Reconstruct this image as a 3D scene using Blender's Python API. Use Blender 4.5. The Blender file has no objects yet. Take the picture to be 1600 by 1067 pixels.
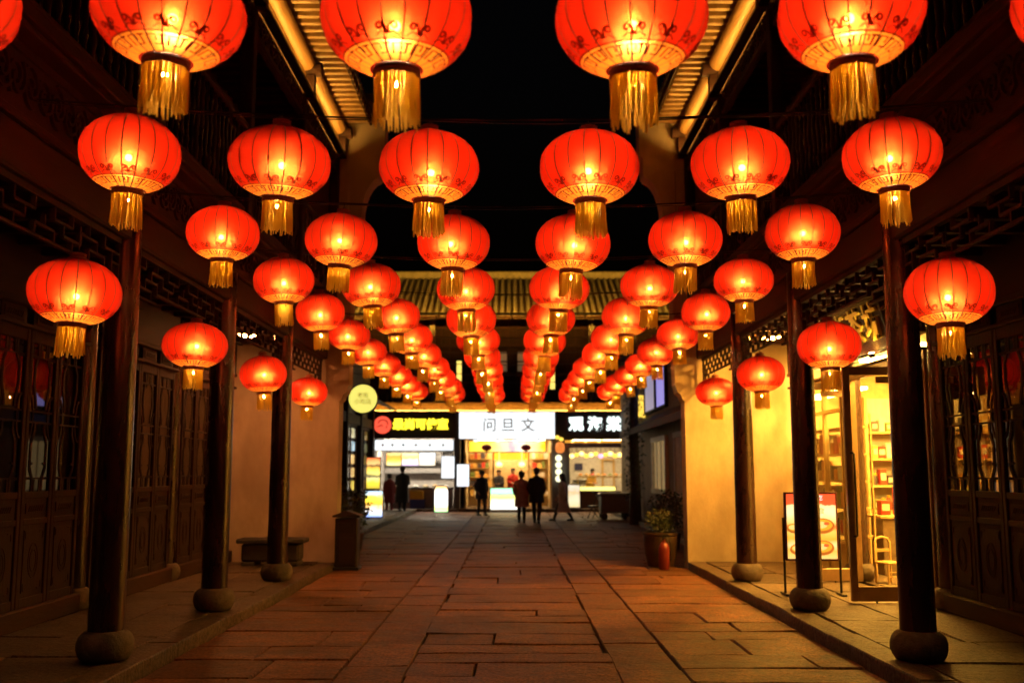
import bpy, bmesh, math, random
from mathutils import Vector, Matrix
random.seed(7)
R = math.radians
sc = bpy.context.scene
COL = sc.collection
PI = math.pi

# ------------------------------------------------------------------ camera, world, exposure
cam_d = bpy.data.cameras.new("camera")
cam = bpy.data.objects.new("camera", cam_d)
COL.objects.link(cam)
cam.location = (0, 0, 1.65)
cam.rotation_euler = (R(90 + 7.42), 0, 0)
cam_d.lens = 35.0
cam_d.sensor_width = 36.0
cam_d.clip_start = 0.05
cam_d.clip_end = 600
cam_d.dof.use_dof = True
cam_d.dof.focus_distance = 8.2
cam_d.dof.aperture_fstop = 1.5
sc.camera = cam

world = bpy.data.worlds.new("World")
sc.world = world
world.use_nodes = True
_nt = world.node_tree
_bg = _nt.nodes["Background"]
_sky = _nt.nodes.new("ShaderNodeTexSky")
_sky.sky_type = 'NISHITA'
_sky.sun_disc = False
_sky.sun_elevation = R(-4)
_sky.sun_rotation = R(180)
_nt.links.new(_sky.outputs[0], _bg.inputs[0])
_bg.inputs[1].default_value = 0.05
sc.view_settings.view_transform = 'Standard'
sc.view_settings.look = 'None'
sc.view_settings.exposure = 0.0
sc.view_settings.gamma = 1.0
sc.view_settings.use_curve_mapping = False
sc.render.engine = 'CYCLES'
sc.cycles.max_bounces = 6
sc.cycles.diffuse_bounces = 3
sc.cycles.glossy_bounces = 3
sc.cycles.transmission_bounces = 4
sc.cycles.transparent_max_bounces = 12
sc.cycles.sample_clamp_indirect = 4.0
sc.cycles.caustics_reflective = False
sc.cycles.caustics_refractive = False

# ------------------------------------------------------------------ light levels of the main lamps; added lamps are set where built
BULB = 800.0          # lantern bulb
SHOP = 210.0           # ceiling panels of the near shop
SHOPFAR = 26.0         # ceiling panels of the far shops
EAVE = 105.0           # led strip under the upper eaves
SIGNW = 1.35           # white light boxes

# ------------------------------------------------------------------ helpers
def link(o):
    COL.objects.link(o)
    return o

def wloc(o):
    v = Vector((0, 0, 0))
    while o is not None:
        v += o.location
        o = o.parent
    return v

def tag(o, label=None, cat=None, group=None, kind=None):
    if label: o["label"] = label
    if cat: o["category"] = cat
    if group: o["group"] = group
    if kind: o["kind"] = kind
    return o

def thing(name, loc, label, cat, group=None, rz=0.0):
    o = bpy.data.objects.new(name, None)
    o.empty_display_size = 0.1
    o.location = loc
    o.rotation_euler = (0, 0, rz)
    link(o)
    return tag(o, label, cat, group)

def mesh_obj(name, me, parent=None, loc=(0, 0, 0), rot=(0, 0, 0), scale=(1, 1, 1)):
    o = bpy.data.objects.new(name, me)
    link(o)
    o.parent = parent
    o.location = loc
    o.rotation_euler = rot
    o.scale = scale
    return o

class MB:
    def __init__(s):
        s.v = []; s.f = []
    def add(s, vs, fs):
        n = len(s.v)
        s.v += [tuple(v) for v in vs]
        s.f += [tuple(i + n for i in f) for f in fs]
        return s
    def bx(s, x0, x1, y0, y1, z0, z1):
        if x0 > x1: x0, x1 = x1, x0
        if y0 > y1: y0, y1 = y1, y0
        vs = [(x0,y0,z0),(x1,y0,z0),(x1,y1,z0),(x0,y1,z0),(x0,y0,z1),(x1,y0,z1),(x1,y1,z1),(x0,y1,z1)]
        return s.add(vs, [(0,3,2,1),(4,5,6,7),(0,1,5,4),(1,2,6,5),(2,3,7,6),(3,0,4,7)])
    def obx(s, c, sx, sy, sz, M):
        vs = []
        for dz in (-.5,.5):
            for dx,dy in ((-.5,-.5),(.5,-.5),(.5,.5),(-.5,.5)):
                vs.append(Vector(c) + M @ Vector((dx*sx,dy*sy,dz*sz)))
        return s.add(vs, [(0,3,2,1),(4,5,6,7),(0,1,5,4),(1,2,6,5),(2,3,7,6),(3,0,4,7)])
    def lathe(s, prof, n=16, c=(0,0,0), caps=True, rot0=0.0):
        vs = []; fs = []
        m = len(prof)
        for (r,z) in prof:
            for i in range(n):
                a = 2*PI*i/n + rot0
                vs.append((c[0]+r*math.cos(a), c[1]+r*math.sin(a), c[2]+z))
        for j in range(m-1):
            for i in range(n):
                k = (i+1) % n
                fs.append((j*n+i, j*n+k, (j+1)*n+k, (j+1)*n+i))
        if caps:
            if prof[0][0] > 1e-4: fs.append(tuple(range(n-1,-1,-1)))
            if prof[-1][0] > 1e-4: fs.append(tuple((m-1)*n+i for i in range(n)))
        return s.add(vs, fs)
    def tube(s, pts, r, n=6, caps=True):
        pts = [Vector(p) for p in pts]
        rs = r if isinstance(r, (list, tuple)) else [r]*len(pts)
        vs = []; fs = []
        u = None
        for i,p in enumerate(pts):
            t = (pts[min(i+1,len(pts)-1)] - pts[max(i-1,0)])
            t = t.normalized() if t.length > 1e-9 else Vector((0,0,1))
            if u is None:
                u = t.orthogonal().normalized()
            u = (u - t*u.dot(t))
            u = u.normalized() if u.length > 1e-6 else t.orthogonal().normalized()
            w = t.cross(u)
            for k in range(n):
                a = 2*PI*k/n
                vs.append(p + (u*math.cos(a) + w*math.sin(a))*rs[i])
        for i in range(len(pts)-1):
            for k in range(n):
                k2 = (k+1) % n
                fs.append((i*n+k, i*n+k2, (i+1)*n+k2, (i+1)*n+k))
        if caps:
            fs.append(tuple(range(n-1,-1,-1)))
            fs.append(tuple((len(pts)-1)*n+k for k in range(n)))
        return s.add(vs, fs)
    def bar(s, p, q, w, d, dn):
        """square bar from p to q; w across in the plane, d along the direction dn"""
        p = Vector(p); q = Vector(q); dn = Vector(dn).normalized()
        t = (q-p).normalized()
        b = t.cross(dn).normalized()*(w/2)
        e = dn*(d/2)
        vs = [p-b-e,p+b-e,p+b+e,p-b+e,q-b-e,q+b-e,q+b+e,q-b+e]
        return s.add(vs, [(0,3,2,1),(4,5,6,7),(0,1,5,4),(1,2,6,5),(2,3,7,6),(3,0,4,7)])
    def poly(s, pts, w, d, dn):
        for a,b in zip(pts[:-1], pts[1:]):
            s.bar(a,b,w,d,dn)
        return s
    def prism(s, poly, axis, a0, a1):
        """extrude a 2d polygon along an axis: 'x' -> (y,z), 'y' -> (x,z), 'z' -> (x,y)"""
        def mk(p,a):
            return {'x':(a,p[0],p[1]),'y':(p[0],a,p[1]),'z':(p[0],p[1],a)}[axis]
        n = len(poly)
        vs = [mk(p,a0) for p in poly] + [mk(p,a1) for p in poly]
        fs = [tuple(range(n-1,-1,-1)), tuple(range(n,2*n))]
        for i in range(n):
            k = (i+1)%n
            fs.append((i,k,n+k,n+i))
        return s.add(vs, fs)
    def mesh(s, name, mat, off=Vector((0,0,0)), smooth=None, bevel=0.0, recalc=True):
        me = bpy.data.meshes.new(name)
        me.from_pydata([(a-off[0],b-off[1],c-off[2]) for a,b,c in s.v], [], s.f)
        bm = bmesh.new(); bm.from_mesh(me)
        if recalc:
            bmesh.ops.recalc_face_normals(bm, faces=bm.faces)
        if bevel:
            es = [e for e in bm.edges if len(e.link_faces)==2 and e.calc_face_angle(0) > 0.5]
            bmesh.ops.bevel(bm, geom=es, offset=bevel, segments=1, affect='EDGES', clamp_overlap=True)
        if smooth is not None:
            for f in bm.faces: f.smooth = True
            for e in bm.edges:
                if len(e.link_faces)==2 and e.calc_face_angle(0) > R(smooth): e.smooth = False
        bm.to_mesh(me); bm.free()
        if mat: me.materials.append(mat)
        return me
    def build(s, name, mat, parent=None, local=False, smooth=None, bevel=0.0, loc=None):
        """link as one object; coordinates are world ones unless local; loc = own origin (world)"""
        base = Vector((0,0,0)) if (local or parent is None) else wloc(parent)
        o_at = Vector(loc) if loc is not None else base
        me = s.mesh(name, mat, Vector((0,0,0)) if local else o_at, smooth, bevel)
        return mesh_obj(name, me, parent, (0,0,0) if local else o_at - base)

def copy_tree(o, parent=None):
    c = o.copy(); COL.objects.link(c); c.parent = parent
    for ch in list(o.children): copy_tree(ch, c)
    return c

# ------------------------------------------------------------------ materials
def nodes(name):
    m = bpy.data.materials.new(name); m.use_nodes = True
    nt = m.node_tree
    return m, nt, nt.nodes["Principled BSDF"], nt.nodes["Material Output"]

def ramp(nt, stops):
    r = nt.nodes.new("ShaderNodeValToRGB")
    e = r.color_ramp.elements
    while len(e) > 1: e.remove(e[-1])
    e[0].position = stops[0][0]; e[0].color = (*stops[0][1], 1)
    for p, c in stops[1:]:
        x = e.new(p); x.color = (*c, 1)
    return r

def surf(name, c1, c2, rough=(.4,.6), scale=6.0, stretch=(1,1,1), bump=.15, bscale=None, rand=.0, metal=0.0, spec=.5, dirt=None, detail=6):
    """noise-mottled principled surface in object space, optional per-object brightness"""
    m, nt, b, out = nodes(name)
    N, L = nt.nodes, nt.links
    tc = N.new("ShaderNodeTexCoord"); mp = N.new("ShaderNodeMapping"); mp.inputs[3].default_value = stretch
    oi = N.new("ShaderNodeObjectInfo")
    ad = N.new("ShaderNodeVectorMath"); ad.operation = 'ADD'
    sc_ = N.new("ShaderNodeVectorMath"); sc_.operation = 'SCALE'; sc_.inputs[0].default_value = (37.1,17.7,9.3)
    L.new(oi.outputs["Random"], sc_.inputs[3])
    L.new(tc.outputs["Object"], ad.inputs[0]); L.new(sc_.outputs[0], ad.inputs[1])
    L.new(ad.outputs[0], mp.inputs[0])
    n1 = N.new("ShaderNodeTexNoise"); n1.inputs["Scale"].default_value = scale; n1.inputs["Detail"].default_value = detail; n1.inputs["Roughness"].default_value = .62
    L.new(mp.outputs[0], n1.inputs["Vector"])
    rp = ramp(nt, [(.3,c1),(.7,c2)])
    L.new(n1.outputs["Fac"], rp.inputs[0])
    col = rp.outputs[0]
    if dirt:
        n3 = N.new("ShaderNodeTexNoise"); n3.inputs["Scale"].default_value = scale*.23; n3.inputs["Detail"].default_value = 8
        L.new(mp.outputs[0], n3.inputs["Vector"])
        r3 = ramp(nt, [(.48,(0,0,0)),(.66,(1,1,1))])
        L.new(n3.outputs["Fac"], r3.inputs[0])
        mx = N.new("ShaderNodeMix"); mx.data_type = 'RGBA'
        L.new(r3.outputs[0], mx.inputs[0]); L.new(col, mx.inputs[6]); mx.inputs[7].default_value = (*dirt,1)
        col = mx.outputs[2]
    if rand:
        hs = N.new("ShaderNodeHueSaturation")
        mr = N.new("ShaderNodeMapRange"); mr.inputs[3].default_value = 1-rand; mr.inputs[4].default_value = 1+rand
        L.new(oi.outputs["Random"], mr.inputs[0]); L.new(mr.outputs[0], hs.inputs["Value"]); L.new(col, hs.inputs["Color"])
        col = hs.outputs[0]
    L.new(col, b.inputs["Base Color"])
    mr2 = N.new("ShaderNodeMapRange"); mr2.inputs[3].default_value = rough[0]; mr2.inputs[4].default_value = rough[1]
    L.new(n1.outputs["Fac"], mr2.inputs[0]); L.new(mr2.outputs[0], b.inputs["Roughness"])
    b.inputs["Metallic"].default_value = metal
    b.inputs["Specular IOR Level"].default_value = spec
    if bump:
        n2 = N.new("ShaderNodeTexNoise"); n2.inputs["Scale"].default_value = bscale or scale*4; n2.inputs["Detail"].default_value = 8; n2.inputs["Roughness"].default_value = .7
        L.new(mp.outputs[0], n2.inputs["Vector"])
        bp = N.new("ShaderNodeBump"); bp.inputs["Strength"].default_value = bump; bp.inputs["Distance"].default_value = .02
        L.new(n2.outputs["Fac"], bp.inputs["Height"]); L.new(bp.outputs[0], b.inputs["Normal"])
    return m

def emit(name, color, strength):
    m, nt, b, out = nodes(name)
    b.inputs["Base Color"].default_value = (*[min(.8,c*.6) for c in color],1)
    b.inputs["Emission Color"].default_value = (*color,1)
    b.inputs["Emission Strength"].default_value = strength
    b.inputs["Roughness"].default_value = .5
    return m

def lightbox(name, bands, strength, axis=2, noise=0.0, nscale=3.0, lo=0.0, hi=1.0):
    """printed translucent face of a light box: colour bands along an object axis lit evenly from behind"""
    m, nt, b, out = nodes(name)
    N, L = nt.nodes, nt.links
    tc = N.new("ShaderNodeTexCoord"); sx = N.new("ShaderNodeSeparateXYZ")
    L.new(tc.outputs["Object"], sx.inputs[0])
    mr = N.new("ShaderNodeMapRange"); mr.inputs[1].default_value = lo; mr.inputs[2].default_value = hi
    if noise:
        n = N.new("ShaderNodeTexNoise"); n.inputs["Scale"].default_value = nscale; n.inputs["Detail"].default_value = 3
        L.new(tc.outputs["Object"], n.inputs["Vector"])
        ma = N.new("ShaderNodeMath"); ma.operation = 'MULTIPLY_ADD'; ma.inputs[1].default_value = noise*(hi-lo); 
        L.new(n.outputs["Fac"], ma.inputs[0]); L.new(sx.outputs[axis], ma.inputs[2])
        mb = N.new("ShaderNodeMath"); mb.operation = 'SUBTRACT'; mb.inputs[1].default_value = noise*(hi-lo)*.5
        L.new(ma.outputs[0], mb.inputs[0]); L.new(mb.outputs[0], mr.inputs[0])
    else:
        L.new(sx.outputs[axis], mr.inputs[0])
    rp = ramp(nt, bands)
    L.new(mr.outputs[0], rp.inputs[0])
    L.new(rp.outputs[0], b.inputs["Emission Color"])
    L.new(rp.outputs[0], b.inputs["Base Color"])
    b.inputs["Emission Strength"].default_value = strength
    b.inputs["Roughness"].default_value = .35
    return m

def plain(name, c, rough=.5, metal=0.0, spec=.5, coat=0.0):
    m, nt, b, out = nodes(name)
    N, L = nt.nodes, nt.links
    tc = N.new("ShaderNodeTexCoord")
    n = N.new("ShaderNodeTexNoise"); n.inputs["Scale"].default_value = 9; n.inputs["Detail"].default_value = 5
    L.new(tc.outputs["Object"], n.inputs["Vector"])
    rp = ramp(nt, [(.25,tuple(x*.8 for x in c)),(.75,tuple(min(1,x*1.15) for x in c))])
    L.new(n.outputs["Fac"], rp.inputs[0]); L.new(rp.outputs[0], b.inputs["Base Color"])
    b.inputs["Roughness"].default_value = rough
    b.inputs["Metallic"].default_value = metal
    b.inputs["Specular IOR Level"].default_value = spec
    b.inputs["Coat Weight"].default_value = coat
    return m

def cloth(name, trans, edge, diff, see, fwd_rough=.6, fwd=.45, seew=.12, streak=None):
    """thin lit cloth: lamp light scatters through it, partly forward; seen edge-on the weave closes and deepens"""
    m, nt, b, out = nodes(name)
    N, L = nt.nodes, nt.links
    N.remove(b)
    lw = N.new("ShaderNodeLayerWeight"); lw.inputs[0].default_value = .5
    tc = N.new("ShaderNodeTexCoord")
    nz = N.new("ShaderNodeTexNoise"); nz.inputs["Scale"].default_value = 7; nz.inputs["Detail"].default_value = 4
    L.new(tc.outputs["Object"], nz.inputs["Vector"])
    mc = N.new("ShaderNodeMix"); mc.data_type = 'RGBA'; mc.inputs[6].default_value = (*trans,1); mc.inputs[7].default_value = (*edge,1)
    L.new(lw.outputs["Facing"], mc.inputs[0])
    tr = N.new("ShaderNodeBsdfTranslucent"); L.new(mc.outputs[2], tr.inputs[0])
    df = N.new("ShaderNodeBsdfPrincipled"); df.inputs["Base Color"].default_value = (*diff,1); df.inputs["Roughness"].default_value = .42
    rf = N.new("ShaderNodeBsdfRefraction"); rf.inputs["Color"].default_value = (*see,1); rf.inputs["Roughness"].default_value = fwd_rough; rf.inputs["IOR"].default_value = 1.4
    tp = N.new("ShaderNodeBsdfTransparent"); tp.inputs[0].default_value = (*see,1)
    a = N.new("ShaderNodeMixShader"); a.inputs[0].default_value = .2
    L.new(tr.outputs[0], a.inputs[1]); L.new(df.outputs[0], a.inputs[2])
    c = N.new("ShaderNodeMixShader")
    mr = N.new("ShaderNodeMapRange"); mr.inputs[3].default_value = fwd*.8; mr.inputs[4].default_value = fwd*1.2
    L.new(nz.outputs["Fac"], mr.inputs[0])
    iv = N.new("ShaderNodeMath"); iv.operation = 'SUBTRACT'; iv.inputs[0].default_value = 1.0; L.new(lw.outputs["Facing"], iv.inputs[1])
    mm = N.new("ShaderNodeMath"); mm.operation = 'MULTIPLY'; L.new(mr.outputs[0], mm.inputs[0]); L.new(iv.outputs[0], mm.inputs[1])
    L.new(mm.outputs[0], c.inputs[0])
    L.new(a.outputs[0], c.inputs[1])
    if streak:
        # woven threads scatter along warp and weft: normals spread in one direction each
        ge = N.new("ShaderNodeNewGeometry")
        zz = N.new("ShaderNodeCombineXYZ"); zz.inputs[2].default_value = 1
        th = N.new("ShaderNodeVectorMath"); th.operation = 'CROSS_PRODUCT'; L.new(ge.outputs["Normal"], th.inputs[0]); L.new(zz.outputs[0], th.inputs[1])
        tn = N.new("ShaderNodeVectorMath"); tn.operation = 'NORMALIZE'; L.new(th.outputs[0], tn.inputs[0])
        tv = N.new("ShaderNodeVectorMath"); tv.operation = 'CROSS_PRODUCT'; L.new(ge.outputs["Normal"], tv.inputs[0]); L.new(tn.outputs[0], tv.inputs[1])
        big = N.new("ShaderNodeVectorMath"); big.operation = 'SCALE'; big.inputs[3].default_value = 91733.0; L.new(ge.outputs["Position"], big.inputs[0])
        wn = N.new("ShaderNodeTexWhiteNoise"); L.new(big.outputs[0], wn.inputs["Vector"])
        sp_ = N.new("ShaderNodeSeparateColor"); L.new(wn.outputs["Color"], sp_.inputs[0])
        lobes = []
        for T, ch, k in ((tn, 0, streak[0]), (tv, 1, streak[1])):
            q = N.new("ShaderNodeMapRange"); q.inputs[3].default_value = -k; q.inputs[4].default_value = k; L.new(sp_.outputs[ch], q.inputs[0])
            sv = N.new("ShaderNodeVectorMath"); sv.operation = 'SCALE'; L.new(T.outputs[0], sv.inputs[0]); L.new(q.outputs[0], sv.inputs[3])
            ad = N.new("ShaderNodeVectorMath"); ad.operation = 'ADD'; L.new(ge.outputs["Normal"], ad.inputs[0]); L.new(sv.outputs[0], ad.inputs[1])
            nn = N.new("ShaderNodeVectorMath"); nn.operation = 'NORMALIZE'; L.new(ad.outputs[0], nn.inputs[0])
            r2 = N.new("ShaderNodeBsdfRefraction"); r2.inputs["Color"].default_value = (*streak[3],1); r2.inputs["Roughness"].default_value = streak[2]; r2.inputs["IOR"].default_value = streak[4]
            L.new(nn.outputs[0], r2.inputs["Normal"]); lobes.append(r2)
        l2 = N.new("ShaderNodeMixShader"); l2.inputs[0].default_value = .27
        L.new(lobes[0].outputs[0], l2.inputs[1]); L.new(lobes[1].outputs[0], l2.inputs[2])
        l3 = N.new("ShaderNodeMixShader"); l3.inputs[0].default_value = streak[5]
        L.new(rf.outputs[0], l3.inputs[1]); L.new(l2.outputs[0], l3.inputs[2])
        L.new(l3.outputs[0], c.inputs[2])
    else:
        L.new(rf.outputs[0], c.inputs[2])
    d = N.new("ShaderNodeMixShader"); d.inputs[0].default_value = seew
    L.new(c.outputs[0], d.inputs[1]); L.new(tp.outputs[0], d.inputs[2])
    L.new(d.outputs[0], out.inputs[0])
    return m

def glass(name, tint=(.9,.9,.88), refl=.12, rough=.02):
    m, nt, b, out = nodes(name)
    N, L = nt.nodes, nt.links
    N.remove(b)
    g = N.new("ShaderNodeBsdfGlossy"); g.inputs[0].default_value = (.9,.9,.9,1); g.inputs["Roughness"].default_value = rough
    t = N.new("ShaderNodeBsdfTransparent"); t.inputs[0].default_value = (*tint,1)
    fr = N.new("ShaderNodeFresnel"); fr.inputs[0].default_value = 1.5
    ad = N.new("ShaderNodeMath"); ad.operation = 'ADD'; ad.inputs[1].default_value = refl; ad.use_clamp = True
    L.new(fr.outputs[0], ad.inputs[0])
    ge = N.new("ShaderNodeNewGeometry")      # each pane reflects on its outer face only
    fb = N.new("ShaderNodeMath"); fb.operation = 'SUBTRACT'; fb.inputs[0].default_value = 1.0; L.new(ge.outputs["Backfacing"], fb.inputs[1])
    fm = N.new("ShaderNodeMath"); fm.operation = 'MULTIPLY'; L.new(ad.outputs[0], fm.inputs[0]); L.new(fb.outputs[0], fm.inputs[1]); ad = fm
    x = N.new("ShaderNodeMixShader")
    L.new(ad.outputs[0], x.inputs[0]); L.new(t.outputs[0], x.inputs[1]); L.new(g.outputs[0], x.inputs[2])
    L.new(x.outputs[0], out.inputs[0])
    return m

def pave_mat(name, c1, c2, rand=.28):
    """hewn stone: mottling, chisel marks across, worn polish"""
    m, nt, b, out = nodes(name)
    N, L = nt.nodes, nt.links
    ge = N.new("ShaderNodeNewGeometry")
    oi = N.new("ShaderNodeObjectInfo")
    n1 = N.new("ShaderNodeTexNoise"); n1.inputs["Scale"].default_value = 4.2; n1.inputs["Detail"].default_value = 9; n1.inputs["Roughness"].default_value = .68
    L.new(ge.outputs["Position"], n1.inputs["Vector"])
    rp = ramp(nt, [(.3,c1),(.7,c2)])
    L.new(n1.outputs["Fac"], rp.inputs[0])
    n4 = N.new("ShaderNodeTexNoise"); n4.inputs["Scale"].default_value = 34; n4.inputs["Detail"].default_value = 5
    L.new(ge.outputs["Position"], n4.inputs["Vector"])
    r4 = ramp(nt, [(.34,(.2,.18,.17)),(.6,(1,1,1))])
    L.new(n4.outputs["Fac"], r4.inputs[0])
    mu = N.new("ShaderNodeMix"); mu.data_type = 'RGBA'; mu.blend_type = 'MULTIPLY'; mu.inputs[0].default_value = .8
    L.new(rp.outputs[0], mu.inputs[6]); L.new(r4.outputs[0], mu.inputs[7])
    n6 = N.new("ShaderNodeTexNoise"); n6.inputs["Scale"].default_value = .75; n6.inputs["Detail"].default_value = 10; n6.inputs["Roughness"].default_value = .7
    L.new(ge.outputs["Position"], n6.inputs["Vector"])
    r6 = ramp(nt, [(.38,(.42,.38,.36)),(.5,(1,1,1)),(.66,(1.0,.94,.88))])
    L.new(n6.outputs["Fac"], r6.inputs[0])
    mu2 = N.new("ShaderNodeMix"); mu2.data_type = 'RGBA'; mu2.blend_type = 'MULTIPLY'; mu2.inputs[0].default_value = .75
    L.new(mu.outputs[2], mu2.inputs[6]); L.new(r6.outputs[0], mu2.inputs[7])
    hs = N.new("ShaderNodeHueSaturation")
    mr = N.new("ShaderNodeMapRange"); mr.inputs[3].default_value = 1-rand; mr.inputs[4].default_value = 1+rand
    L.new(oi.outputs["Random"], mr.inputs[0]); L.new(mr.outputs[0], hs.inputs["Value"]); L.new(mu2.outputs[2], hs.inputs["Color"])
    L.new(hs.outputs[0], b.inputs["Base Color"])
    mr2 = N.new("ShaderNodeMapRange"); b.inputs["Specular IOR Level"].default_value = .3; mr2.inputs[3].default_value = .3; mr2.inputs[4].default_value = .74
    L.new(n1.outputs["Fac"], mr2.inputs[0]); L.new(mr2.outputs[0], b.inputs["Roughness"])
    mp = N.new("ShaderNodeMapping"); mp.inputs[3].default_value = (5,34,5)
    L.new(ge.outputs["Position"], mp.inputs[0])
    n2 = N.new("ShaderNodeTexNoise"); n2.inputs["Scale"].default_value = 1.0; n2.inputs["Detail"].default_value = 7; n2.inputs["Roughness"].default_value = .65
    L.new(mp.outputs[0], n2.inputs["Vector"])
    b1 = N.new("ShaderNodeBump"); b1.inputs["Strength"].default_value = .9; b1.inputs["Distance"].default_value = .026
    L.new(n2.outputs["Fac"], b1.inputs["Height"])
    b2 = N.new("ShaderNodeBump"); b2.inputs["Strength"].default_value = .8; b2.inputs["Distance"].default_value = .05
    L.new(n1.outputs["Fac"], b2.inputs["Height"]); L.new(b1.outputs[0], b2.inputs["Normal"])
    L.new(b2.outputs[0], b.inputs["Normal"])
    return m

M = {}
M['wood'] = surf("dark_timber", (.014,.0056,.004), (.034,.0125,.0075), (.62,.86), 7, (1,1,.18), .35, 30, spec=.25)
M['woodh'] = surf("dark_timber_lengthwise", (.022,.0085,.0052), (.052,.019,.0105), (.62,.86), 7, (1,.15,1), .35, 30, spec=.25)
M['lacquer'] = surf("dark_lacquer", (.017,.008,.007), (.042,.013,.011), (.18,.36), 5, (1,1,.2), .08, 24, spec=.6)
M['eavewood'] = surf("eave_timber", (.2,.11,.035), (.34,.19,.07), (.4,.6), 6, (1,.2,1), .25, 25)
M['sheath'] = surf("roof_boards", (.06,.035,.02), (.11,.06,.03), (.6,.8), 6, (1,.2,1), .3)
M['stone'] = surf("column_base_stone", (.085,.06,.042), (.20,.145,.10), (.6,.9), 9, (1,1,1), 1.0, 22, dirt=(.05,.038,.028))
M['darkstone'] = surf("trough_stone", (.02,.016,.013), (.055,.045,.036), (.6,.9), 9, (1,1,1), .7, 26)
M['pave'] = pave_mat("street_stone", (.115,.042,.019), (.37,.142,.062))
M['walk'] = pave_mat("walkway_stone", (.10,.066,.042), (.20,.135,.088), .15)
M['earth'] = surf("joint_earth", (.018,.014,.01), (.04,.03,.022), (.9,1), 12)
M['plaster'] = surf("lime_plaster", (.42,.31,.20), (.62,.49,.34), (.8,.95), 2.6, (1,1,.5), .3, 30, dirt=(.33,.25,.18), detail=10)
M['tile'] = surf("grey_roof_tile", (.09,.085,.075), (.2,.185,.16), (.55,.8), 8, (1,1,1), .35, rand=.25)
M['pane'] = glass("lattice_window_glass", (.42,.40,.36), .12, .015)
M['glass'] = glass("shop_glass", (.9,.9,.87), .02, .01)
M['bronze'] = plain("bronze_door_frame", (.32,.20,.10), .36, .45)
M['black'] = plain("black_metal", (.012,.012,.012), .4, .3)
M['wire'] = plain("black_cable", (.012,.01,.01), .5)
M['shade'] = cloth("red_lantern_silk", (.46,.016,.0035), (.15,.0018,.001), (.6,.03,.018), (1,.145,.03), .85, .145, .12,
    streak=(1.35, 1.1, .52, (1,.17,.036), 1.42, .5))
M['goldcloth'] = cloth("gold_printed_silk", (.55,.21,.022), (.38,.1,.01), (.75,.4,.1), (1,.5,.12), .6, .25, .10)
M['print'] = cloth("dark_red_print", (.15,.008,.002), (.06,.002,.001), (.2,.02,.01), (.4,.03,.01), .8, .02, .02)
M['rib'] = plain("lantern_wire_rib", (.022,.003,.002), .4)
M['collar'] = surf("red_braid", (.22,.025,.015), (.5,.13,.04), (.4,.6), 40, (1,1,4), .6, 90)
M['fringe'] = cloth("gold_fringe", (.95,.66,.10), (.9,.6,.08), (.85,.58,.12), (1,.75,.25), .7, .05, .06)
M['capgold'] = plain("lantern_cap_brass", (.55,.26,.06), .35, .6)
M['frost'] = surf('frosted_lamp_tube', (.16,.12,.09), (.24,.18,.13), (.5,.6), 5, bump=0)
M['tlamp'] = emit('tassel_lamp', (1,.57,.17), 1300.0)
M['bulb'] = emit("lantern_bulb", (1,.62,.30), BULB)

# ------------------------------------------------------------------ sky, ground, street
def structure(o, label=None):
    o["kind"] = "structure"
    if label: o["label"] = label
    return o

g = MB(); g.bx(-160,160,-60,300,-.5,-.06)
structure(g.build("ground", M['earth']), "dark earth under the stone street")

street = structure(thing("street", (0,0,0), "street of worn reddish stone slabs between the two galleries", None))
YN, YF = 3.4, 25.0

def slab_mesh(name, w, l, t, mat, jit=.012):
    """hewn slab: ragged outline, chamfered arris, slightly uneven top; origin at its centre, top at z=0"""
    n1 = max(2, int(w/.28)); n2 = max(2, int(l/.28))
    n1 = min(n1, 7); n2 = min(n2, 7)
    per = []
    for i in range(n1): per.append((-w/2 + w*i/n1, -l/2))
    for i in range(n2): per.append((w/2, -l/2 + l*i/n2))
    for i in range(n1): per.append((w/2 - w*i/n1, l/2))
    for i in range(n2): per.append((-w/2, l/2 - l*i/n2))
    n = len(per)
    gap = .0035
    vs = []; fs = []
    out = []
    for (x,y) in per:
        sx = 1 - 2*gap/w; sy = 1 - 2*gap/l
        out.append((x*sx - math.copysign(random.random()*jit, x), y*sy - math.copysign(random.random()*jit, y)))
    for (x,y) in out: vs.append((x, y, -t))
    for (x,y) in out: vs.append((x, y, -.012 - random.random()*.006))
    for (x,y) in out:
        k = 1 - .015/max(w,.3); k2 = 1 - .015/max(l,.3)
        vs.append((x*k, y*k2, (random.random()-.5)*.009))
    for i in range(n):
        j = (i+1) % n
        fs.append((i,j,n+j,n+i)); fs.append((n+i,n+j,2*n+j,2*n+i))
    fs.append(tuple(range(2*n,3*n)))
    me = bpy.data.meshes.new(name); me.from_pydata(vs, [], fs)
    me.materials.append(mat)
    for f in me.polygons: f.use_smooth = False
    return me

far_pave = MB()
def slab(x0, x1, y0, y1, z, parent, mat, name="paving_slab", t=.06, jit=.013, force=False):
    w, l = x1-x0, y1-y0
    me = slab_mesh(name, w, l, t, mat, jit)
    c = Vector(((x0+x1)/2, (y0+y1)/2, z + random.uniform(-.006,.006)))
    tx = random.gauss(0,.004); ty = random.gauss(0,.004)
    if not force and y0 > YF:
        Mx = Matrix.Translation(c) @ Matrix.Rotation(tx,4,'X') @ Matrix.Rotation(ty,4,'Y')
        far_pave.add([Mx @ v.co for v in me.vertices], [tuple(p.vertices) for p in me.polygons])
        bpy.data.meshes.remove(me)
        return
    mesh_obj(name, me, parent, c - wloc(parent), (tx,ty,0))

def courses(y0, y1, a, b):
    out = []; y = y0
    while y < y1:
        l = random.uniform(a,b)
        if y + l > y1 - a*.4: l = y1 - y
        out.append((y, y+l)); y += l
    return out

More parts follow.
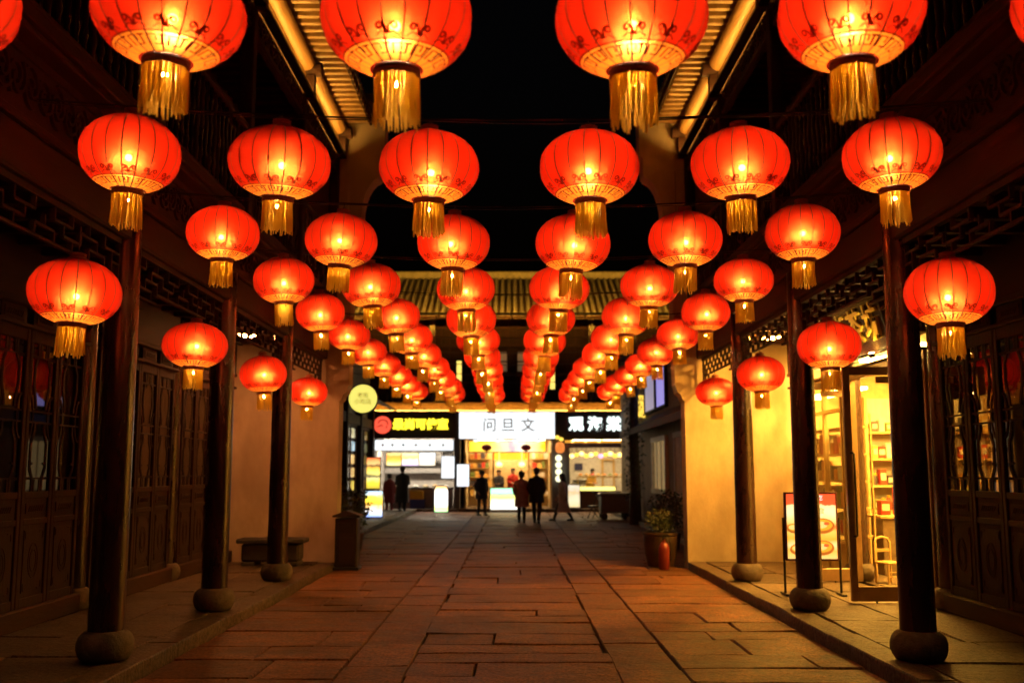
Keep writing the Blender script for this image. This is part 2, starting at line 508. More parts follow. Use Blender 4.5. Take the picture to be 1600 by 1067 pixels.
YE = 41.2
for (a,b) in courses(YN, YE, .42, .86):
    e0, e1 = random.uniform(-.03,.03), random.uniform(-.03,.03)
    if random.random() < .22:
        m_ = random.uniform(-.35,.35); slab(-.87+e0,m_,a,b,0,street,M['pave']); slab(m_,.87+e1,a,b,0,street,M['pave'])
    else: slab(-.87+e0,.87+e1,a,b,0,street,M['pave'])
for s in (-1,1):
    for (a,b) in courses(YN, YE, .85, 1.6): slab(*sorted((s*.87,s*1.43)),a,b,0,street,M['pave'])
    for (a,b) in courses(YN, 17.3, .5, .95):
        if random.random() < .62:
            m_ = random.uniform(1.85,2.65); slab(*sorted((s*1.43,s*m_)),a,b,0,street,M['pave']); slab(*sorted((s*m_,s*3.0)),a,b,0,street,M['pave'])
        else: slab(*sorted((s*1.43,s*3.0)),a,b,0,street,M['pave'])
    for (a,b) in courses(17.3, YE, .55, 1.0):
        m_ = random.uniform(2.3,3.0); slab(*sorted((s*1.43,s*m_)),a,b,0,street,M['pave']); slab(*sorted((s*m_,s*3.9)),a,b,0,street,M['pave'])
o = far_pave.build("distant_paving", M['pave'], street); o["kind"] = "stuff"

# walkways under the galleries and beyond them
WZ = .12
for s in (-1,1):
    side = "left" if s < 0 else "right"
    wk = structure(thing(f"walkway", (s*3.9,10,0), f"raised stone walkway with kerb under the {side} gallery", None))
    for (a,b) in courses(YN, 17.38, 1.5, 2.3): slab(*sorted((s*3.0,s*3.3)),a,b,WZ,wk,M['walk'],"kerb_stone",.2,.016,True)
    for (a,b) in courses(YN+.3, 17.38, .9, 1.35):
        m_ = 4.1 + random.uniform(-.12,.12)
        slab(*sorted((s*3.305,s*m_)),a,b,WZ,wk,M['walk'],"paving_slab",.1,.008,True)
        slab(*sorted((s*m_,s*4.8)),a,b,WZ,wk,M['walk'],"paving_slab",.1,.008,True)
    q = MB(); q.bx(s*3.02,s*9,YN,17.4,-.05,WZ-.05); q.build("walkway_bed", M['earth'], wk)
    wk2 = structure(thing(f"walkway", (s*4.5,30,0), f"far stone walkway beyond the {side} end wall", None))
    for (a,b) in courses(20.2 if s<0 else 18.2, YE, 1.4, 2.2):
        slab(*sorted((s*3.9,s*4.2)),a,b,WZ,wk2,M['walk'],"kerb_stone",.2,.016,True)
        slab(*sorted((s*4.205,s*6.0)),a,b,WZ,wk2,M['walk'],"paving_slab",.1,.008,True)

# ------------------------------------------------------------------ the two timber galleries
XC, XF, XU = 3.33, 4.85, 3.17       # column line, back wall line, upper storey line
CY = [5.4, 8.4, 11.4, 14.4]         # column positions along the street
YW = 17.4                           # end walls

def col_mesh():
    m = MB(); m.lathe([(.143,.0),(.141,1.2),(.135,2.6),(.130,3.6)], 28)
    return m.mesh("column", M['lacquer'], smooth=40)
def base_mesh():
    m = MB()
    prof = [(.16,0),(.215,.012),(.245,.05),(.262,.10),(.262,.145),(.245,.19),(.215,.222),(.185,.24),(.158,.243)]
    m.lathe([(r*.86,z) for r,z in prof], 26)
    return m.mesh("column_base", M['stone'], smooth=50)
COLM, BASM = col_mesh(), base_mesh()

def frieze_mesh(L=2.68, z1=0.0):
    """hanging fretwork: local x along the bay, z down from 0; stepped deeper at the ends"""
    m = MB(); w = .022; d = .035; dn = (0,1,0)
    def depth(x):
        e = min(x+L/2, L/2-x)
        return .50 if e < .26 else (.41 if e < .55 else .32)
    m.bx(-L/2,L/2,-.03,.03,-.05,0)
    xs = [-L/2 + L*i/18 for i in range(19)]
    rnd = random.Random(3)
    rows = [-.05,-.14,-.23,-.32,-.41,-.50]
    for i,(a,b) in enumerate(zip(xs[:-1],xs[1:])):
        mid = (a+b)/2; D = depth(mid)
        j0 = i if i < 9 else 17-i
        for r in range(1,6):
            if rows[r] < -D-.01: break
            if (r + j0) % 3 != 0 or abs(rows[r]+D) < .02: m.bar((a,0,rows[r]),(b,0,rows[r]),w,d,dn)
    for i,x in enumerate(xs):
        D = max(depth(min(max(x-.01,-L/2+.001),L/2)), depth(max(min(x+.01,L/2-.001),-L/2)))
        i2 = i if i <= 9 else 18-i
        for r in range(0,5):
            if rows[r+1] < -D-.01: break
            end = i in (0,18)
            if end or (r + i2) % 2 == 0 or (i2 % 5 == 1 and r > 1): m.bar((x,0,rows[r]),(x,0,rows[r+1]),w,d,dn)
    return m.mesh("fretwork", M['wood'])
FRZ = frieze_mesh()

def scroll_board_mesh(L, H, cell=.36):
    """carved board: framed panel with relief scrolls; local x along, z up"""
    m = MB(); m.bx(-L/2,L/2,-.02,.02,0,H)
    for z in (.04,H-.04): m.bx(-L/2,L/2,-.045,.045,z-.03,z+.03)
    n = max(1,int(L/cell))
    for i in range(n):
        cx = -L/2 + (i+.5)*L/n
        for sg in (-1,1):
            pts = [(cx + sg*(.03+.10*t)*math.cos(5.2*t+ i*1.3), -.03, H/2 + (.03+.26*H*t)*math.sin(5.2*t+i*1.3)*sg) for t in [k/9 for k in range(10)]]
            m.poly(pts,.022,.03,(0,1,0)); 
            m.poly([(p[0],.03,p[2]) for p in pts],.022,.03,(0,1,0))
    return m.mesh("carved_board", M['woodh'])

# door leaf: local x across (0 centre), y thickness, z up from 0
LW, LH = .655, 2.75
def leaf_frame():
    m = MB(); w = LW-.012
    for sx in (-1,1): m.bx(sx*(w/2), sx*(w/2-.065), -.03,.03,0,LH)
    for z0,z1 in ((0,.09),(.80,.86),(1.06,1.13),(2.62,LH)): m.bx(-w/2+.065,w/2-.065,-.027,.027,z0,z1)
    return m.mesh("door_leaf", M['wood'], bevel=.006)
def leaf_panel(z0,z1,name):
    m = MB(); w = LW/2-.077
    m.bx(-w,w,-.01,.01,z0,z1)
    m.bx(-w+.05,w-.05,-.02,.02,z0+.05,z1-.05)
    h = z1-z0
    if h < .3:
        for k in range(-3,4):
            m.bar((k*.045-.018,-.023,z0+.075),(k*.045+.018,-.023,z1-.075),.012,.010,(0,1,0)); m.bar((k*.045-.018,.023,z0+.075),(k*.045+.018,.023,z1-.075),.012,.010,(0,1,0))
    else:
        for q in (-.022,.022):
            for r_ in (.10,.065):
                m.poly([(r_*math.cos(a),q,(z0+z1)/2+r_*1.7*math.sin(a)) for a in [k*PI/9 for k in range(19)]],.010,.008,(0,1,0))
            for sx in (-1,1):
                for sz in (-1,1):
                    m.poly([(sx*(w-.07),q,(z0+z1)/2+sz*(h/2-.14)),(sx*(w-.07),q,(z0+z1)/2+sz*(h/2-.07)),(sx*(w-.14),q,(z0+z1)/2+sz*(h/2-.07))],.010,.008,(0,1,0))
    return m.mesh(name, M['wood'], bevel=.0)
def leaf_lattice():
    m = MB(); w = LW/2-.077; z0,z1 = 1.13,2.62; H = z1-z0
    def P(pts, wd=.026): m.poly([(x,0,z0+z) for x,z in pts], wd, .03, (0,1,0))
    for s in (-1,1):
        P([(s*.105,H),(s*.105,H-.14),(s*.16,H-.24),(s*.168,H-.42),(s*.11,H-.60),(s*.105,H-.66)],.034)
        P([(s*.105,0),(s*.105,.13),(s*.165,.24),(s*.165,.48),(s*.105,.60),(s*.105,.68)],.034)
        P([(s*.06,H),(s*.06,H-.13)]); P([(s*.06,0),(s*.06,.12)])
        P([(s*w,H-.14),(s*.105,H-.14)]); P([(s*w,.13),(s*.105,.13)])
        pts = [(s*(w-.005)-s*.085*math.sin(a), H/2 + .22*math.cos(a)) for a in [k*PI/8 for k in range(9)]]
        P(pts,.024)
        pts = [(s*.11+ s*.06*math.sin(a), .14+.10*math.sin(a*.5)*1.4) for a in [k*PI/6 for k in range(7)]]
        P(pts,.02)
    for z in (H/2-.055,H/2+.055): P([(-w,z),(w,z)],.018)
    P([(-w,H-.14),(w,H-.14)],.014); P([(-w,.13),(w,.13)],.014)
    return m.mesh("lattice", M['wood'])
def leaf_pane():
    m = MB(); w = LW/2-.07; m.bx(-w,w,-.008,-.003,1.11,2.64)
    return m.mesh("glass_pane", M['pane'])
LF, LP1, LP2, LL, LG = leaf_frame(), leaf_panel(.09,.80,"lower_panel"), leaf_panel(.86,1.06,"waist_panel"), leaf_lattice(), leaf_pane()
TRP = leaf_panel(.0,.2,"transom_panel")

def baluster_mesh():
    m = MB(); m.lathe([(.022,0),(.022,.1),(.034,.16),(.02,.24),(.03,.42),(.036,.5),(.03,.58),(.02,.76),(.034,.84),(.022,.9),(.022,1.0)], 8)
    return m.mesh("baluster", M['lacquer'], smooth=60)
BALM = baluster_mesh()
def rafter_mesh():
    m = MB(); m.bx(-.55,.62,-.04,.04,-.04,.05)
    return m.mesh("rafter", M['eavewood'], bevel=.008)
RAFM = rafter_mesh()
DRIP = MB().lathe([(.0,0),(.055,.0),(.06,.018),(.05,.022),(.0,.026)], 10).mesh("roof_tile_end", M['tile'])

def gallery(s):
    side = "left" if s < 0 else "right"
    lab = ("dark timber two-storey gallery with closed lattice doors along the left of the street" if s < 0
           else "dark timber two-storey gallery with an open glowing shop along the right of the street")
    B = thing("timber_gallery", (s*XF, 11.4, 0), lab, "building")
    ob = Vector((s*XF,11.4,0))
    def at(x,y,z): return Vector((s*x,y,z)) - ob
    rz = -s*PI/2          # local +x runs along the street, local -y faces the street when s>0
    # columns
    for y in CY:
        c = mesh_obj("column", COLM, B, at(XC,y,WZ+.22)); mesh_obj("column_base", BASM, c, (0,0,-.22), (0,0,random.uniform(0,6)))
    for y in CY[1:]:
        c = mesh_obj("column", COLM, B, at(XF+.07,y,WZ+.2), scale=(.95,.95,1)); mesh_obj("column_base", BASM, c, (0,0,-.2), (0,0,random.uniform(0,6)))
    # beams over the columns
    m = MB(); m.bx(s*(XC-.09),s*(XC+.09),2.5,YW,3.60,3.92); m.build("eave_beam", M['woodh'], B, bevel=.02)
    m = MB(); m.bx(s*(XC-.12),s*(XC+.05),2.5,YW,3.925,3.985); m.build("beam_moulding", M['woodh'], B, bevel=.012)
    bl = 3.0
    cb = scroll_board_mesh(2.96,.5,.19)
    for y0 in (2.4,5.4,8.4,11.4,14.4):
        mesh_obj("carved_board", cb, B, at(XC-.02,y0+1.5,3.99), (0,0,rz))
        if y0 >= 5: mesh_obj("fretwork", FRZ, B, at(XC,y0+1.5,3.60), (0,0,rz))
    m = MB()
    for a,b,c,d in ((.00,.20,4.49,4.54),(-.05,.24,4.54,4.60),(-.0,.21,4.60,4.66)): m.bx(s*(XC-b),s*(XC-a+.3),2.5,YW,c,d)
    m.build("balcony_ledge", M['woodh'], B, bevel=.01)
    # veranda ceiling with joists
    m = MB(); m.bx(s*(XC+.1),s*9,2.5,YW,3.93,3.99); m.build("veranda_ceiling", M['wood'], B)
    jm = MB().bx(-.7,.7,-.05,.05,-.1,0).mesh("ceiling_joist", M['woodh'], bevel=.008)
    y = 5.0
    while y < YW:
        mesh_obj("ceiling_joist", jm, B, at(4.1,y,3.928)); y += .5
    # back wall bays
    for k,y0 in enumerate((8.4,11.4,14.4)):
        shop = s > 0 and k >= 1
        ya, yb = y0+.14, y0+2.86
        m = MB(); m.bx(s*(XF-.05),s*(XF+.05),ya,yb,3.30,3.92); m.build("wall_board", M['woodh'], B)
        m = MB(); m.bx(s*(XF-.07),s*(XF+.07),ya,yb,3.06,3.10); m.bx(s*(XF-.07),s*(XF+.07),ya,yb,3.27,3.33); m.build("lintel", M['woodh'], B, bevel=.01)
        if shop: continue
        m = MB(); m.bx(s*(XF-.09),s*(XF+.09),ya,yb,WZ,WZ+.2); m.build("sill", M['woodh'], B, bevel=.015)
        for j in range(4):
            yy = y0 + .19 + (j+.5)*LW
            L = mesh_obj("door_leaf", LF, B, at(XF,yy,WZ+.2), (0,0,rz))
            for nm,me in (("lower_panel",LP1),("waist_panel",LP2),("lattice",LL),("glass_pane",LG)): mesh_obj(nm, me, L)
            mesh_obj("transom_panel", TRP, B, at(XF,yy,3.085), (0,0,rz))
    if s < 0:
        m = MB(); m.bx(s*6.6,s*6.7,5,YW,0,4); m.build("inner_wall", M['plaster'], B)
    # upper storey
    for y in (2.6,5.6,8.5,11.45,14.4,17.25):
        m = MB(); m.bx(s*(XU-.08),s*(XU+.08),y-.08,y+.08,4.66,7.62); m.build("upper_post", M['wood'], B, bevel=.012)
    m = MB(); m.bx(s*(XU-.05),s*(XU+.05),2.5,YW,5.66,5.74); m.build("hand_rail", M['woodh'], B, bevel=.015)
    m = MB(); m.bx(s*(XU-.04),s*(XU+.04),2.5,YW,4.665,4.72); m.build("foot_rail", M['woodh'], B, bevel=.01)
    y = 5.0
    while y < 17.1:
        mesh_obj("baluster", BALM, B, at(XU,y,4.70), scale=(1,1,.97)); y += .145
    m = MB(); m.bx(s*4.5,s*4.6,2.5,YW,4.6,8.2); m.build("upper_wall", M['wood'], B)
    sh = MB()
    sh.bx(-.66,.66,-.03,.03,0,.06); sh.bx(-.66,.66,-.03,.03,2.3,2.36)
    for i in range(10): sh.bx(-.66+i*.1467-.012,-.66+i*.1467+.012,-.02,.02,.06,2.3)
    for i in range(9): sh.bx(-.66,.66,-.018,.018,.25*i+.2,.25*i+.22)
    shm = sh.mesh("upper_shutter", M['wood'])
    for y0 in (8.5,11.45,14.4):
        for q in (.75,2.15): mesh_obj("upper_shutter", shm, B, at(4.46,y0+q,4.7), (0,0,rz))
    m = MB(); m.bx(s*(XU-.02),s*4.6,2.5,YW,4.55,4.659); m.build("balcony_floor", M['wood'], B)
    y = 8.0
    lm = MB().bx(-.72,.62,-.035,.035,-.06,0).mesh("gallery_joist", M['woodh'], bevel=.008)
    while y < YW:
        mesh_obj("gallery_joist", lm, B, at(3.94,y,7.62)); y += .3
    m = MB(); m.bx(s*(XU+.05),s*4.6,2.5,YW,7.625,7.66); m.build("gallery_ceiling", M['wood'], B)
    cb2 = scroll_board_mesh(2.75,.40,.24)
    for y0 in (8.5,11.45,14.4): mesh_obj("carved_frieze", cb2, B, at(XU+.0,y0+1.47,6.92), (0,0,rz))
    m = MB(); m.bx(s*(XU-.07),s*(XU+.07),2.5,YW-.02,7.33,7.60); m.build("purlin_beam", M['eavewood'], B, bevel=.02)
    for y0,y1 in ((8.55,11.40),(11.50,14.35),(14.45,YW-.03)):
        m = MB(); m.tube([(s*(XU-.07),y0,7.74),(s*(XU-.07),y1,7.74)], .135, 20); m.build("round_purlin", M['eavewood'], B, smooth=40)
    for y in (11.45,14.4,17.22):
        m = MB(); m.tube([(s*(XU-.30),y,7.66),(s*(XU+.1),y,7.66)], .105, 16); m.bx(s*(XU-.20),s*(XU-.06),y-.07,y+.07,7.2,7.56)
        m.build("beam_end", M['woodh'], B, smooth=40)
    y = 8.0
    tilt = .10
    while y < YW - .05:
        mesh_obj("rafter", RAFM, B, at(XU-.02,y,7.90), (0, s*-tilt if s>0 else tilt, 0) if False else (0,0,0) ) ; y += .22
    m = MB(); m.bx(s*(XU-.60),s*4.7,2.5,YW,7.955,7.99); m.build("roof_boards", M['sheath'], B)
    m = MB(); m.bx(s*(XU-.625),s*(XU-.59),2.5,YW,7.86,7.985); m.build("eave_fascia", M['woodh'], B)
    m = MB(); m.prism([(s*(XU-.66),8.0),(s*4.9,9.1),(s*4.9,8.9),(s*(XU-.66),7.992)], 'y', 2.5, YW); m.build("roof_slope", M['tile'], B)
    y = 8.0
    while y < YW:
        mesh_obj("roof_tile_end", DRIP, B, at(XU-.66,y,7.97), (0, s*-PI/2, 0)); y += .2
    # led strip in a trough on the outer face of the purlin beam
    m = MB(); m.bx(s*(XU-.185),s*(XU-.071),8.6,YW-.25,7.240,7.25); m.bx(s*(XU-.195),s*(XU-.186),8.6,YW-.25,7.240,7.282)
    tr = m.build("light_trough", M['black'], B)
    m = MB(); m.bx(s*(XU-.175),s*(XU-.14),8.7,YW-.3,7.253,7.260); m.build("light_strip", M['eave_led'], tr)
    return B

M['eave_led'] = emit("eave_light_strip", (1,.50,.075), EAVE)
GL = gallery(-1)
GR = gallery(1)

# end walls with corbelled tops
def end_wall(s):
    side = "left" if s < 0 else "right"
    W = thing("end_wall", (s*3.6,YW,0), ("reddish lime-plastered end wall behind the stone trough" if s<0 else "amber lime-plastered end wall beside the glowing shop"), "wall")
    prof = [(3.02,0),(3.02,2.86),(2.98,2.90),(2.96,2.98),(2.90,3.02),(2.88,3.10),(2.86,3.16),(2.84,5.35),(2.80,5.42),(2.78,5.50),(2.72,5.56),(2.70,5.66),(2.70,6.15)]
    for k in range(1,7):
        a = k/6*PI/2
        prof.append((2.70-.30*(1-math.cos(a)), 6.15+.62*math.sin(a)+.12*k/6))
    prof += [(2.36,6.95),(2.36,7.25),(2.30,7.30),(2.30,8.3)]
    poly = [(s*x,z) for x,z in prof] + [(s*9,8.3),(s*9,0)]
    m = MB(); m.prism(poly,'y',YW,YW+.42); m.build("wall_body", M['plaster'], W)
    m = MB()
    for a,b,c,d in ((3.10,3.14,5.0,6.6),(2.78+.12,2.78+.16,5.0,6.6)): pass
    m.bx(s*2.92,s*3.02,YW-.012,YW+.01,5.7,5.74); m.bx(s*2.92,s*2.95,YW-.012,YW+.01,5.74,7.0); m.build("wall_moulding", M['plaster'], W)
    m = MB(); m.prism([(s*2.2,8.3),(s*9,8.3),(s*9,8.42),(s*2.2,8.42)],'y',YW-.12,YW+.54); m.build("wall_coping", M['tile'], W)
    return W
end_wall(-1); end_wall(1)

# ------------------------------------------------------------------ lanterns
LR, LHH = .33, .25                 # radius, half height of the silk body
Z0 = .2365
def prof_r(z): return LR*math.sqrt(max(0,1-abs(z/LHH)**2.15))
ZB = -.187
NZ = 15
ZT = .2447
zs = [ZB + (ZT-ZB)*(.5-.5*math.cos(PI*i/(NZ-1))) for i in range(NZ)]
zr = [-Z0,-.225,-.212] + zs
NR = 20                            # wire ribs
def shade_mesh():
    m = MB(); n = NR*2; vs = []; fs = []
    for z in zs:
        for i in range(n):
            r = prof_r(z)*(1.0 if i%2==0 else .988)
            a = 2*PI*i/n
            vs.append((r*math.cos(a), r*math.sin(a), z))
    for j in range(NZ-1):
        for i in range(n):
            k=(i+1)%n; fs.append((j*n+i,j*n+k,(j+1)*n+k,(j+1)*n+i))
    m.add(vs,fs)
    return m.mesh("silk_shade", M['shade'], smooth=80)
def sp(a, z, off=0.0):
    r = prof_r(z); e = .004
    dr = (prof_r(z+e)-prof_r(z-e))/(2*e)
    n = Vector((1,0,-dr)).normalized()
    rr = r + n.x*off
    return Vector((rr*math.cos(a), rr*math.sin(a), z + n.z*off)), Vector((n.x*math.cos(a), n.x*math.sin(a), n.z))
def ribbon(m, az, w, off):
    P = [sp(a,z,off) for a,z in az]
    vs = []; fs = []
    for i,(p,n) in enumerate(P):
        t = (P[min(i+1,len(P)-1)][0]-P[max(i-1,0)][0]).normalized()
        b = n.cross(t)*(w/2)
        vs += [p-b,p+b]
    for i in range(len(P)-1): fs.append((2*i,2*i+1,2*i+3,2*i+2))
    m.add(vs,fs)
def rib_mesh():
    m = MB()
    for i in range(NR):
        a = 2*PI*i/NR
        ribbon(m, [(a,z) for z in zr], .0076, .0015)
    return m.mesh("wire_frame", M['rib'], recalc=False)
def band_mesh(z0,z1,off=.0):
    m = MB(); n = NR*2; q = [z0+(z1-z0)*k/4 for k in range(5)]
    vs=[];fs=[]
    for z in q:
        for i in range(n): vs.append(sp(2*PI*i/n,z,off)[0])
    for j in range(4):
        for i in range(n):
            k=(i+1)%n; fs.append((j*n+i,j*n+k,(j+1)*n+k,(j+1)*n+i))
    m.add(vs,fs); return m.mesh("gold_band", M['goldcloth'], smooth=80)
def print_mesh():
    """meander and cloud scrolls printed round the foot of the lantern"""
    m = MB(); off = .0022
    zl, zh = -.2325, ZB-.004
    H = zh-zl
    N = 14
    for i in range(N):
        a0 = 2*PI*i/N; da = 2*PI/N
        def Q(u,v): return (a0+da*u, zl+H*v)
        ribbon(m,[Q(.1,.25),Q(.1,.85),Q(.5,.85),Q(.5,.5)],.0095,off)
        ribbon(m,[Q(.6,.85),Q(.95,.85)],.0095,off); ribbon(m,[Q(.75,.85),Q(.75,.3),Q(.35,.3)],.0095,off)
    n=60
    ribbon(m,[(2*PI*i/n,ZB) for i in range(n+1)],.007,off)
    N2 = 12
    for i in range(N2):
        c = 2*PI*(i+.5)/N2
        for sg in (-1,1):
            pts=[]
            for k in range(12):
                t=k/11; r_=(1-.82*t); ang = 1.4*PI*t*1.5
                pts.append((c+sg*(.10-.10*r_*math.cos(ang)*.9), ZB+.014+.030*t**.4 + .022*r_*math.sin(ang)))
            ribbon(m,pts,.0105,off)
        ribbon(m,[(c-.2,ZB+.010),(c-.1,ZB+.022),(c,ZB+.016),(c+.1,ZB+.022),(c+.2,ZB+.010)],.007,off)
    return m.mesh("printed_scrolls", M['print'], recalc=False)
def collar_mesh():
    m = MB()
    m.lathe([(.100,-.232),(.104,-.238),(.101,-.246),(.096,-.250),(.101,-.256),(.104,-.263),(.099,-.270),(.093,-.272),(.093,-.232)], 24, caps=False)
    return m.mesh("braided_collar", M['collar'], smooth=60)
def tassel_mesh(seed):
    rnd = random.Random(seed); m = MB()
    for lay,(rad,n) in enumerate(((.092,46),(.080,22))):
        for i in range(n):
            a = 2*PI*i/n + rnd.uniform(-.05,.05); L = .205 + rnd.uniform(-.022,.02); fl = rnd.uniform(-.010,.012)
            ph = rnd.uniform(-.10,.10)
            pts = []
            for k in range(4):
                t=k/3; r=rad+fl*t*t + .004*math.sin(3*t+i)
                pts.append((r*math.cos(a+ph*t*t), r*math.sin(a+ph*t*t), -.266-L*t))
            m.tube(pts, [.0052,.0062,.006,.0042], 4, caps=True)
    return m.mesh("tassel", M['fringe'], recalc=False)
def cap_mesh():
    m = MB()
    m.lathe([(.070,.2442),(.076,.250),(.066,.257),(.050,.258),(.050,.268),(.056,.272),(.056,.290),(.050,.294),(.046,.270),(.0,.266)], 20, caps=False)
    for i in range(12):
        a=2*PI*i/12; m.bar((.058*math.cos(a),.058*math.sin(a),.268),(.058*math.cos(a+.25),.058*math.sin(a+.25),.292),.006,.004,(math.cos(a),math.sin(a),0))
    return m.mesh("top_cap", M['collar'], smooth=50)
def loop_mesh():
    m = MB()
    m.tube([(0,-.05,.285),(0,-.03,.305),(0,0,.318),(0,.03,.305),(0,.05,.285)],.004,5)
    m.tube([(0,0,.318),(0,0,.345)],.004,5)
    return m.mesh("hanging_wire", M['wire'])
def bulb_mesh():
    bm=bmesh.new(); bmesh.ops.create_icosphere(bm,subdivisions=2,radius=.024)
    me=bpy.data.meshes.new("bulb"); bm.to_mesh(me); bm.free()
    for f in me.polygons: f.use_smooth=True
    me.materials.append(M['bulb']); return me
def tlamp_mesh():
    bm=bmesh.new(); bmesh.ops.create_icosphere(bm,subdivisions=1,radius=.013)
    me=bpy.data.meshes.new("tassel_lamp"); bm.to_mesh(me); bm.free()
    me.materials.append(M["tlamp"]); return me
def socket_mesh():
    m=MB(); m.lathe([(.016,.026),(.046,.030),(.046,.036),(.026,.06),(.026,.21),(.02,.23),(.006,.232),(.006,.262)],14); return m.mesh("lamp_socket", M['frost'], smooth=50)
SH, RB, GB, PM, CO, CP, LO, BU, SO = shade_mesh(), rib_mesh(), band_mesh(-.2355,ZB), print_mesh(), collar_mesh(), cap_mesh(), loop_mesh(), bulb_mesh(), socket_mesh()
TS = [tassel_mesh(k) for k in range(5)]

ORD = ["first","second","third","fourth","fifth","sixth","seventh","eighth","ninth","tenth","eleventh"]
rl = random.Random(11)
_proto = {}
def lantern(loc, label, group, small=False):
    o = thing("lantern", loc, label, "lantern", group)
    o.rotation_euler = (rl.gauss(0,.038), rl.gauss(0,.038), rl.uniform(0,6.28))
    o.scale = (rl.uniform(.965,1.035), rl.uniform(.965,1.035), rl.uniform(.96,1.045))
    if not _proto:
        for nm,me in (("silk_shade",SH),("wire_frame",RB),("gold_band",GB),("printed_scrolls",PM),("braided_collar",CO),("top_cap",CP),("hanging_wire",LO),("lamp_socket",SO),("added_diffuser_disc",MB().lathe([(0,-.258),(.092,-.258)],20,caps=False).mesh("added_diffuser_disc",M["goldcloth"])),("bulb",BU),("tassel_lamp",tlamp_mesh()),("tassel",TS[0])):  # the disc is added to cut the bulb's light down through the collar
            p = mesh_obj(nm, me, o); _proto[nm] = p
        _proto["bulb"].location = (0,0,-.02); _proto["tassel_lamp"].location = (0,0,-.30); _proto["lamp_socket"].location = (0,0,-.02)
    else:
        for nm,p in _proto.items():
            c = p.copy(); COL.objects.link(c); c.parent = o
            if nm == "tassel": c.data = rl.choice(TS)
            if nm == "bulb": c.location = (rl.uniform(-.02,.02),rl.uniform(-.02,.02),-.02+rl.uniform(-.02,.015))
    return o

SX = [-2.56,-1.545,-.525,.525,1.545,2.56]
NS = 11
for k in range(NS):
    y = 4.23 + 2.2*1.0085*k
    zc = 3.655
    zw = lambda x: zc + .335 + .0143*x*x
    xe = 3.2 if y < YW else 4.6
    nx = 24
    pts = [(-xe+2*xe*i/nx, y, zw(-xe+2*xe*i/nx)) for i in range(nx+1)]
    m = MB(); m.tube(pts, .007, 5); 
    pts2 = [(p[0], p[1]+.012*math.sin(p[0]*2.3+k), p[2]-.012-.012*math.sin(p[0]*1.7+k)**2) for p in pts]
    m2 = MB(); m2.tube(pts2, .004, 4)
    w = m.build("lantern_wire", M['wire']); tag(w, f"thin black wire across the street carrying the {ORD[k]} string of lanterns" , "wire", "wires carrying the lantern strings")
    m2.build("power_cord", M['wire'], w)
    for j,x in enumerate(SX):
        xx = x + rl.uniform(-.03,.03)
        side = ["leftmost","second from left","third from left","third from right","second from right","rightmost"][j]
        nm = "nearest" if k==0 else ORD[k]
        lab = f"glowing red lantern, {side} on the {nm} string" + ("" if k==0 else " from the front")
        lantern((xx, y+rl.uniform(-.02,.02), zw(xx)-.335), lab, "red lanterns strung across the street")
for s in (-1,1):
    for k,(y,xl) in enumerate(((7.05,3.14),(10.1,3.24),(13.15,3.30),(16.1,3.30))):
        side = "left" if s<0 else "right"
        pos = ["in front of the nearest","between the nearest and second","between the second and third","beyond the third"][k]
        lab = f"red lantern hung low under the {side} gallery beam, {pos} column" + ("s" if k in (1,2) else "")
        o = lantern((s*xl, y, 2.925), lab, "red lanterns hung under the gallery beams")
        o.scale = [q*.96 for q in o.scale]
        m = MB(); m.tube([(0,0,.34),(0,0,.5)],.005,5)
        m.build("hanging_rod", M['wire'], o, local=True)

# ------------------------------------------------------------------ more materials
M['white'] = plain("white_paint", (.72,.70,.66), .5)
M['cream'] = plain("cream_wall", (.64,.50,.26), .7)
M['greywall'] = plain("grey_wall", (.42,.40,.38), .7)
M['greypier'] = plain("grey_pier", (.16,.15,.16), .6)
M['signboard'] = plain("dark_sign_board", (.022,.014,.018), .35)
M['yellowwood'] = surf("pale_yellow_wood", (.50,.33,.13), (.66,.46,.2), (.4,.6), 5, (1,1,.15), .15)
M['steel'] = plain("brushed_steel", (.5,.5,.5), .32, .9)
M['gold'] = plain("gold_letters", (.9,.55,.07), .4, .25)
M['shopled'] = emit("shop_ceiling_panel", (1,.50,.07), SHOP)
M['farled'] = emit("far_shop_panel", (1,.68,.32), SHOPFAR)
M['farledw'] = emit("far_shop_white_panel", (1,.82,.60), SHOPFAR*2.2)
M['spot'] = emit("small_spot_lamp", (1,.66,.16), 620.0)
M['signw'] = emit("white_light_box", (.93,.98,1), SIGNW)
M['signy'] = emit("yellow_sign_letters", (1,.78,.03), 2.6)
M['signr'] = emit("red_sign_disc", (1,.10,.05), 1.3)
M['signg'] = emit("white_sign_letters", (.85,1,.95), 2.2)
M['roundy'] = emit("pale_yellow_round_sign", (.95,.88,.17), 1.0)
M['ink'] = plain("sign_ink", (.10,.03,.015), .6)
M['paleink'] = plain("pale_brown_sign_print", (.62,.36,.22), .6)
M['warm'] = emit("warm_lamp", (1,.60,.16), 5.0)
M['yel'] = emit("yellow_lit_panel", (1,.66,.08), 1.5)
M['violet'] = emit("violet_lit_window", (.42,.36,.95), .75)
M['violet2'] = emit("pale_violet_lit_window", (.62,.55,.80), .45)
M['leaf'] = plain("leaf_green", (.03,.04,.014), .55)
M['leaf2'] = plain("leaf_dark", (.03,.04,.015), .5)
M['bark'] = surf("bark", (.03,.02,.014), (.07,.05,.035), (.8,.95), 12, (1,1,.2), .6)
M['pot'] = surf("glazed_pot", (.028,.015,.008), (.065,.036,.019), (.3,.55), 8)
M['redcan'] = plain("red_enamel", (.20,.02,.012), .4, coat=.25)
M['redcloth'] = plain("red_paper", (.55,.03,.02), .6)

